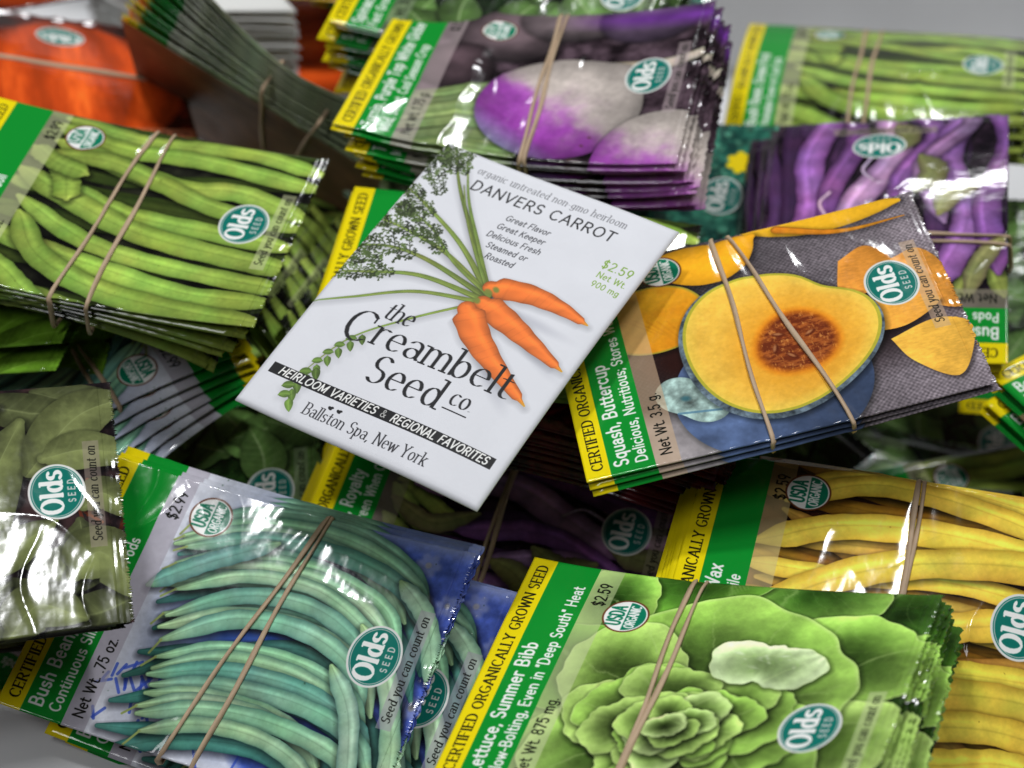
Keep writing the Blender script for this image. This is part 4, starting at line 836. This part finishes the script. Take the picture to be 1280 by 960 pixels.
# ---------------------------------------------------------------- the setting: counter and bin
V = [(-6, -4, -.16), (6, -4, -.16), (6, 6, -.16), (-6, 6, -.16)]
tag(mesh_obj('counter', V, [[0, 1, 2, 3]], [COUNTER], None, None, None, False), kind='structure')
bin_ = bpy.data.objects.new('plastic_bin', None); COL.objects.link(bin_); bin_.location = (0, .08, -.156)
tag(bin_, 'grey plastic bin holding the heap of seed packets', 'bin')
def wall(p, q, top, inward, lip, name='wall', thick=.004, base=-.156):
    """one side of the bin with a broad rolled lip; p, q inner edge on plan, inward unit vector pointing into the bin"""
    p, q, w = np.array(p), np.array(q), np.array(inward)
    prof = [(0.004, base), (0.0, base + .01), (-.004, top - .006), (-.006, top - .0015), (-.0095, top), (-.010 - lip * .5, top - .0006), (-.010 - lip, top - .004), (-.0125 - lip, top - .008), (-.0125 - lip, top - .03), (-.0105 - lip, top - .03), (-.0105 - lip, top - .009), (-.012, top - .006), (-.008, top - .02), (-.004 - thick, base)]
    V = []; n = len(prof); st = 9
    for t in np.linspace(0, 1, st):
        c = p + (q - p) * t
        for o, z in prof: V.append((*(c + w * o), z))
    F = [[i * n + j, (i + 1) * n + j, (i + 1) * n + (j + 1) % n, i * n + (j + 1) % n] for i in range(st - 1) for j in range(n)]
    F += [list(range(n))[::-1], [(st - 1) * n + j for j in range(n)]]
    o = mesh_obj(name, np.array(V) - np.array(bin_.location), F, [PLASTIC], None, None, bin_)
    m = o.modifiers.new('bevel', 'BEVEL'); m.width = .0008; m.segments = 2; m.limit_method = 'ANGLE'
    return o
c0, c1, c2, c3 = (-.43, .0445), (.30, -.2445), (.42, .302), (-.42, .47)
def inw(a, b):
    d = np.array(b) - np.array(a); d = d / np.linalg.norm(d); return np.array([-d[1], d[0]])
wall(c0, c1, -.058, inw(c0, c1), .03); wall(c1, c2, -.02, inw(c1, c2), .02); wall(c2, c3, .03, inw(c2, c3), .03); wall(c3, c0, -.02, inw(c3, c0), .02)
F_ = [(*c, -.150) for c in (c0, c1, c2, c3)] + [(*c, -.155) for c in (c0, c1, c2, c3)]
mesh_obj('base', np.array(F_) - np.array(bin_.location), [[0, 1, 2, 3], [7, 6, 5, 4], [0, 4, 5, 1], [1, 5, 6, 2], [2, 6, 7, 3], [3, 7, 4, 0]], [PLASTIC], None, None, bin_, False)

# ---------------------------------------------------------------- poses (mm, degrees, twist, bend)
POSE = {
    'carrot': (-14.95, 7.49, 23.00, -31.91, 7.28, -5.09, 0.001, -0.077),
    'squash': (71.55, 2.43, 19.47, 8.22, 2.85, -11.06, -0.001, 0.013),
    'greenL': (-126.05, 67.46, 9.66, -12.35, 1.41, 2.61, -0.003, 0.083),
    'turnip': (6.64, 137.48, 9.69, -13.25, -0.80, -5.51, 0.016, 0.180),
    'greenR': (149.23, 235.50, -53.49, -12.94, -9.28, -5.71, -0.014, -0.022),
    'purpleR': (128.63, 102.90, -22.85, 80.04, 4.32, -12.13, -0.003, -0.236),
    'wax': (103.64, -70.41, -17.82, -15.60, 14.70, -0.14, 0.048, -0.044),
    'lettuce': (46.24, -108.21, -2.16, -19.68, -15.19, -13.82, -0.019, 0.110),
    'bush': (-78.20, -65.26, -36.38, -19.76, 13.99, -5.58, -0.001, 0.120),
    'olive': (-167.52, -57.00, 2.99, 12.00, 9.20, 5.46, -0.005, 0.011),
    'peas': (-191.69, 74.23, -14.54, -7.80, 6.14, -4.42, -0.030, 0.043),
    'peas2': (-192.77, 68.64, -20.94, -8.54, 5.69, -3.94, -0.034, 0.035),
    'peas3': (-183.98, 82.99, -27.02, -8.18, 11.95, -6.48, 0.007, 0.093),
    'bushU': (-156.58, 50.44, -31.76, -150.44, 7.33, -13.22, 0.024, -0.167),
    'spinach': (-119.05, 4.23, -63.01, 5.48, 4.17, -1.44, -0.002, 0.040),
    'royalty': (-3.88, -0.44, -58.67, -14.06, 4.77, 3.56, 0.005, 0.076),
    'under': (-2.82, 44.44, -2.51, -10.34, 2.21, -2.93, -0.009, -0.032),
    'pumpkin': (-167.63, 198.24, -36.15, 104.12, -8.52, 11.21, 0.015, -0.029),
    'broc': (37.21, 151.95, -50.13, -12.62, 3.55, -3.00, 0.013, 0.042),
    'broc2': (18.20, 245.14, -20.92, 12.17, -3.64, 3.95, 0.023, 0.103),
    'tops': (0.49, 200.47, 8.70, -16.95, 5.04, -0.02, -0.007, 0.090),
    'beet': (23.75, 30.41, -10.04, -21.16, -0.01, -0.04, -0.013, -0.079),
    'edgeA': (219.83, 9.29, -31.35, -62.25, -0.20, -3.15, -0.007, -0.005),
    'edgeB': (222.64, 11.39, -45.27, -52.44, 2.18, 0.49, 0.002, 0.067),
    'white': (-133.93, 274.96, -31.04, -50.82, -4.65, 6.34, -0.066, -0.016),
}

# ---------------------------------------------------------------- the packets
# the white carrot packet on top of everything: a paper envelope with folded sides
sh = Shape(L=114.5, W=83.0, twist=.001, bend=-.05, puff=.95, edge=.7, rumple=.8, creases=8, camp=.16, seed=2)
def carrot_packet():
    M = pose(*POSE['carrot'][:6]) @ Matrix.Rotation(math.radians(-90), 4, 'Z')
    L, W = sh.L, sh.W; nx, ny = 80, 60
    x = np.linspace(-L / 2, L / 2, nx); y = np.linspace(-W / 2, W / 2, ny); X, Y = np.meshgrid(x, y, indexing='ij'); H = sh.h(X, Y)
    ed = np.minimum(np.minimum(L / 2 - np.abs(X), W / 2 - np.abs(Y)) / .0012, 1); T = sh.t(X, Y) - .00045 * (1 - np.sqrt(np.clip(1 - (1 - ed) ** 2, 0, 1)))
    A = np.stack([X, Y, H + T], -1).reshape(-1, 3); B = np.stack([X, Y, H - T], -1).reshape(-1, 3); n = nx * ny
    F = grid_faces(nx, ny) + grid_faces(nx, ny, n, True); V = np.vstack([A, B]); uv = np.stack([(V[:, 1] + W / 2) / W, 1 - (V[:, 0] + L / 2) / L], 1)
    o = bpy.data.objects.new('carrot_seed_packet', None); COL.objects.link(o); o.matrix_world = M
    panels(o, V, F, uv, n, (nx - 1) * (ny - 1), PAPER, WHITEPAPER, rim(nx, ny), WHITEPAPER)
    tag(o, 'white paper carrot seed packet on top of the heap, with three orange carrots', 'seed packet')
    return o
carrot_packet()

bundle('squash_seed_packet', 'squash', POSE['squash'], 3, 'top buttercup squash packet with a halved orange squash, right of the carrot packet', 'squash packet lying below the top one in the buttercup squash bundle',
       'packets of the squash bundle', dz=1.3, step=(.1, -1.0), jit=.3, rot=.55, seed=11, camp=.22, band=[(54.1, 52.9), (59, 76)], band_label='rubber band round the orange squash packets, its two strands spreading apart', creases=8)
bundle('green_bean_seed_packet', 'green_beans', POSE['greenL'], 8, 'top green bean packet of the bundle at the left edge beside the pumpkin packet', 'green bean packet below the top one in the bundle next to the pumpkin packet',
       'packets of the green bean bundle at the left', dz=1.5, step=(-2.2, .5), jit=.6, rot=-.3, fan=.06, seed=21, camp=.45, band=[(56, 51.4), (62.6, 63)], band_label='rubber band round the green bean packets at the left edge, two slanting strands')
bundle('turnip_seed_packet', 'turnip', POSE['turnip'], 11, 'top turnip packet showing a big purple and white root, behind the carrot packet', 'turnip packet in the thick stack below the top turnip packet',
       'packets of the turnip bundle', dz=1.75, step=(.75, -.25), jit=1.0, rot=.2, seed=31, camp=.8, creases=12, extra=lambda x, y: .0010 * np.exp(-np.abs(x + .021 + .08 * y * y * 10 + .0008 * np.sin(y * 300)) / .0032), band=[(60, 63.5), (62, 65.6)], band_label='rubber band round the purple turnip packets, two strands nearly together')
bundle('green_bean_seed_packet', 'green_beans', POSE['greenR'], 9, 'top green bean packet in the bundle behind the upside-down purple bean packets', 'green bean packet below the top one, behind the upside-down purple beans',
       'packets of the green bean bundle at the back', dz=1.7, step=(.0, -.8), jit=.9, seed=42, camp=.9, by=-.25, band=[(50, 49), (56, 55)], band_label='rubber band round the green bean packets at the back of the bin')
bundle('purple_bean_seed_packet', 'purple', POSE['purpleR'], 8, 'top upside-down purple bean packet behind the squash packet', 'purple bean packet below the upside-down top one behind the squash packet',
       'packets of the upside-down purple bean bundle', dz=1.6, step=(.2, 1.3), jit=.8, rot=.5, seed=51, camp=1.1, creases=16, rumple=.5, band=[(48, 46), (51, 50)], band_label='rubber band round the upside-down purple bean packets')
bundle('wax_bean_seed_packet', 'wax', POSE['wax'], 5, 'top yellow wax bean packet behind the lettuce packet', 'wax bean packet below the top one behind the lettuce bundle',
       'packets of the wax bean bundle', dz=1.6, step=(-1.0, .8), jit=.7, seed=61, camp=.9, creases=12, rumple=.8, puff=1.1, band=[(62, 63), (63.2, 64.2)], band_label='rubber band round the yellow wax bean packets, strands lying side by side')
bundle('lettuce_seed_packet', 'lettuce', POSE['lettuce'], 9, 'top lettuce packet, green leafy head, nearest to the viewer', 'lettuce packet below the top one in the lettuce bundle',
       'packets of the lettuce bundle', dz=1.6, step=(.5, .9), jit=1.0, rot=.3, fan=.03, seed=71, camp=.35, band=[(47, 50), (51, 50.5)], band_label='rubber band round the lettuce packets, crossing strands')
M, S = bundle('blue_green_bean_seed_packet', 'bush', POSE['bush'], 3, 'large blue-green bean packet on blue cloth, top of the bundle at the front rim', 'blue-green bean packet right below the top one of the bundle at the front rim',
       'packets of the blue-green bean bundle', dz=1.3, step=(.4, 2.2), jit=.4, seed=81, camp=.4, rumple=.2, band=[(68.9, 50.3), (69.6, 61)], band_label='rubber band round the blue-green bean packets, strands crossing like a narrow V')
for i, (dx, dy, dz, rz) in enumerate(((14.5, -3.5, -9, -1.5), (19, -1.5, -10.6, -2.2), (21, -5, -12.4, -3.0))):
    seed_packet('blue_green_bean_seed_packet', M @ Matrix.Translation((dx * MM, dy * MM, dz * MM)) @ Matrix.Rotation(math.radians(rz), 4, 'Z'), S, art('bush'), BACK,
                ['blue-green bean packet slipped sideways, uppermost between the front bundle and the lettuce', 'second blue-green bean packet slipped sideways beside the lettuce', 'lowest slipped blue-green bean packet beside the lettuce'][i], 'blue-green bean packets slipped out of their bundle', 60, 44)
bundle('snow_pea_seed_packet', 'olive', POSE['olive'], 5, 'top olive snow pea packet with a white glare, over the blue-green beans', 'snow pea packet below the top olive one at the left edge',
       'packets of the olive snow pea bundle', dz=1.5, step=(-.4, .6), jit=.6, seed=91, camp=.9, creases=14, rumple=.7)
for key, lab in (('peas', 'upper bright green pea packet sticking out below the green bean bundle'), ('peas2', 'middle bright green pea packet below the green bean bundle'), ('peas3', 'lowest bright green pea packet, reaching furthest right below the green bean bundle')):
    p = POSE[key]; seed_packet('pea_seed_packet', pose(*p[:6]), Shape(twist=p[6], bend=p[7], seed=101, camp=.3), art('peas'), BACK, lab, 'bright green pea packets', 60, 44)
M, S = bundle('blue_green_bean_seed_packet', 'bush', POSE['bushU'], 6, 'top blue-green bean packet lying turned round, behind the olive snow pea packet', 'blue-green bean packet fanned out below the turned one left of the carrot packet',
       'fanned packets of the turned blue-green bean bundle', dz=1.9, step=(.3, .9), jit=.3, rot=4.2, pivot=(-58, 41), fan=.03, seed=111, camp=.35, low=(48, 36), band=[(46, 47), (49, 50)], band_label='rubber band round the turned blue-green bean packets')
bundle('spinach_seed_packet', 'spinach', POSE['spinach'], 3, 'top spinach packet in the gap between the carrot packet and the blue-green beans', 'spinach packet below the top one in the gap under the carrot packet', 'packets of the spinach bundle', dz=1.6, step=(.8, .4), jit=.5, seed=121, camp=.4)
bundle('purple_bean_seed_packet', 'purple', POSE['royalty'], 6, 'top purple bean packet lying in shadow below the carrot packet', 'purple bean packet below the top one in the shadow under the carrot packet',
       'packets of the shaded purple bean bundle', dz=1.7, step=(-1.0, 1.0), jit=.6, seed=131, camp=1.0, creases=12, band=[(58, 57), (59.5, 58.5)], band_label='rubber band round the shaded purple bean packets')
bundle('green_bean_seed_packet', 'green_beans', POSE['under'], 3, 'packet whose yellow and green band peeks out left of the carrot packet', 'packet below the one peeking out left of the carrot packet', 'packets hidden under the carrot packet', dz=1.6, seed=141, camp=.3, step=(-.4, -.6))
bundle('pumpkin_seed_packet', 'pumpkin', POSE['pumpkin'], 4, 'top orange pumpkin packet in the far left corner', 'pumpkin packet below the top orange one in the far left corner', 'packets of the pumpkin bundle', dz=1.6, step=(.4, .5), seed=151, camp=.6, res=(60, 44), band=[(78, 64), (79.5, 65.5)], band_label='rubber band round the orange pumpkin packets')
bundle('broccoli_seed_packet', 'broccoli', POSE['broc'], 3, 'teal broccoli packet with a yellow flower, squeezed between the turnip and purple bean bundles', 'broccoli packet below the one between the turnip and purple bean bundles', 'packets of the broccoli bundle', dz=1.6, step=(.5, .5), seed=161, camp=.5, res=(60, 44))
bundle('broccoli_seed_packet', 'broccoli', POSE['broc2'], 3, 'teal broccoli packet lying behind the turnip bundle at the far side of the heap', 'broccoli packet below the one behind the turnip bundle', 'packets of the far broccoli bundle', dz=1.6, step=(.5, .5), seed=165, camp=.5, res=(60, 44))
bundle('spinach_seed_packet', 'spinach', POSE['tops'], 14, 'top spinach packet of the untidy stack left of the turnip bundle', 'spinach packet lower down in the untidy stack left of the turnip bundle', 'packets of the untidy spinach stack', dz=2.0, step=(.0, -.1), jit=2.0, seed=171, camp=.4, res=(60, 44))
bundle('beet_seed_packet', 'beet', POSE['beet'], 10, 'top dark red beet packet under the carrot and squash packets', 'dark red beet packet in the stack between the carrot and squash packets', 'packets of the beet bundle', dz=1.9, step=(.2, -.5), jit=.8, seed=181, camp=.4, res=(50, 36))
bundle('wax_bean_seed_packet', 'wax', POSE['edgeA'], 3, 'upper yellow-banded packet poking in at the right edge next to the squash', 'packet below the upper yellow-banded one at the right edge', 'packets of the upper bundle at the right edge', dz=1.6, seed=191, camp=.3, step=(-.6, -.4), res=(50, 36))
bundle('wax_bean_seed_packet', 'wax', POSE['edgeB'], 3, 'lower yellow-banded packet poking in at the right edge above the wax beans', 'packet below the lower yellow-banded one at the right edge', 'packets of the lower bundle at the right edge', dz=1.6, seed=195, camp=.3, step=(-.6, -.4), res=(50, 36))
bundle('white_seed_packet', None, POSE['white'], 20, 'top plain white packet of the tall stack at the far side', 'plain white packet in the tall stack at the far side', 'packets of the plain white stack', dz=1.5, step=(.15, .1), jit=.5, L=84, W=52, mat=WHITEPAPER, back=WHITEPAPER, seal=False, seed=201, creases=0, rumple=.2, res=(30, 22), low=(16, 12))

# the bundle standing on its long edge, pinched by its band and fanned out at the ends
def standing_bundle():
    x = Vector((.85, -.413, -.327)).normalized(); y = -Vector((-.078, .505, -.859)); y = (y - x * y.dot(x)).normalized(); z = x.cross(y)
    R = Matrix((x, y, z)).transposed().to_4x4(); top_left = Vector((-.1440, .1885, .002))
    M = Matrix.Translation(top_left - R.to_3x3() @ Vector((-PL / 2 * MM, PW / 2 * MM, 0))) @ R
    n = 13; mat = art('okra'); rr = RNG(8)  # print colours lightened in place of the light these sheets lack
    for k in range(n):
        off = k + .35 * rr.randn() * (k > 0) * .45; up = .0019 * k + .0003 * rr.randn() * (k > 0)
        def bow(X, Y, k=off): return -.001 * k * (.75 + .95 * np.clip(np.abs(X * 1000 - 14) / 50, 0, 1.4) ** 1.6)
        s = Shape(seed=300, camp=.3, creases=5, rumple=.3, extra=bow)
        D = Matrix.Translation((.0003 * rr.randn() * (k > 0), up, 0)) @ Matrix.Rotation(.006 * rr.randn() * (k > 0), 4, 'Z')
        if k == 0:
            s = Shape(seed=300, camp=.3, creases=5, rumple=.3); D = Matrix.Rotation(math.pi, 4, 'X')
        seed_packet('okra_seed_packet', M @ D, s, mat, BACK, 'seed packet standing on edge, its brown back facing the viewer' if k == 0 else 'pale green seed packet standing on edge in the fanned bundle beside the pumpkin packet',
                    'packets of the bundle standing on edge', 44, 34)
    s = Shape(seed=300, camp=.3, creases=5, rumple=.3, W=PW + 1.6 * n * .6)
    rubber_band(M @ Matrix.Translation((0, .0016 * n * .3, 0)), s, 13, [(62, 60), (86, 64)], 'rubber band round the bundle standing on edge')
standing_bundle()

# packets lying deep in the heap, seen only in the gaps
DEEP = [('green_beans', -70, 40, -92, 20), ('spinach', -40, 100, -95, -30), ('green_beans', 120, 20, -112, -8), ('spinach', 60, 60, -104, 40), ('green_beans', 190, 40, -114, 12), ('bush', -130, 0, -98, 60), ('broccoli', 90, 170, -92, -20),
        ('green_beans', -100, 150, -90, 30), ('green_beans', -60, 200, -82, 10), ('green_beans', 20, -60, -102, -15), ('olive', -200, -10, -70, 5), ('wax', 150, -90, -80, -10), ('spinach', 210, 120, -80, 80), ('pumpkin', -205, 316, -50, 12), ('wax', -112, 330, -52, -12), ('pumpkin', -85, 300, -85, 15), ('beet', -20, 330, -70, -20), ('spinach', 150, 112, -144, -10), ('beet', 205, 60, -138, 20), ('spinach', 120, 60, -140, 70), ('peas', 100, -20, -122, 0)]
NAMES = dict(green_beans='green_bean', spinach='spinach', purple='purple_bean', bush='blue_green_bean', broccoli='broccoli', beet='beet', pumpkin='pumpkin', olive='snow_pea', wax='wax_bean', peas='pea')
for i, (key, x, y, z, a) in enumerate(DEEP):
    seed_packet(NAMES[key] + '_seed_packet', pose(x, y, z, a, 2, -3), Shape(seed=400 + i, camp=.4), art(key), BACK, 'shaded %s packet lying deep in a gap of the heap' % NAMES[key].replace('_', ' '), 'packets deep in the heap', 40, 30)

# packets that slid down steeply into the dark gap between the green beans and the carrot packet
for i in range(5):
    M = pose(-47 + 5 * i, 76 - 3 * i, -76 - 4 * i, 160 - 3 * i, 6, 54 + 3 * i)
    seed_packet('green_bean_seed_packet', M, Shape(seed=450 + i, camp=.4, bend=-.15), art('green_beans'), BACK, 'green bean packet slid down steeply into the dark gap left of the carrot packet', 'packets slid into the dark gap', 40, 30)
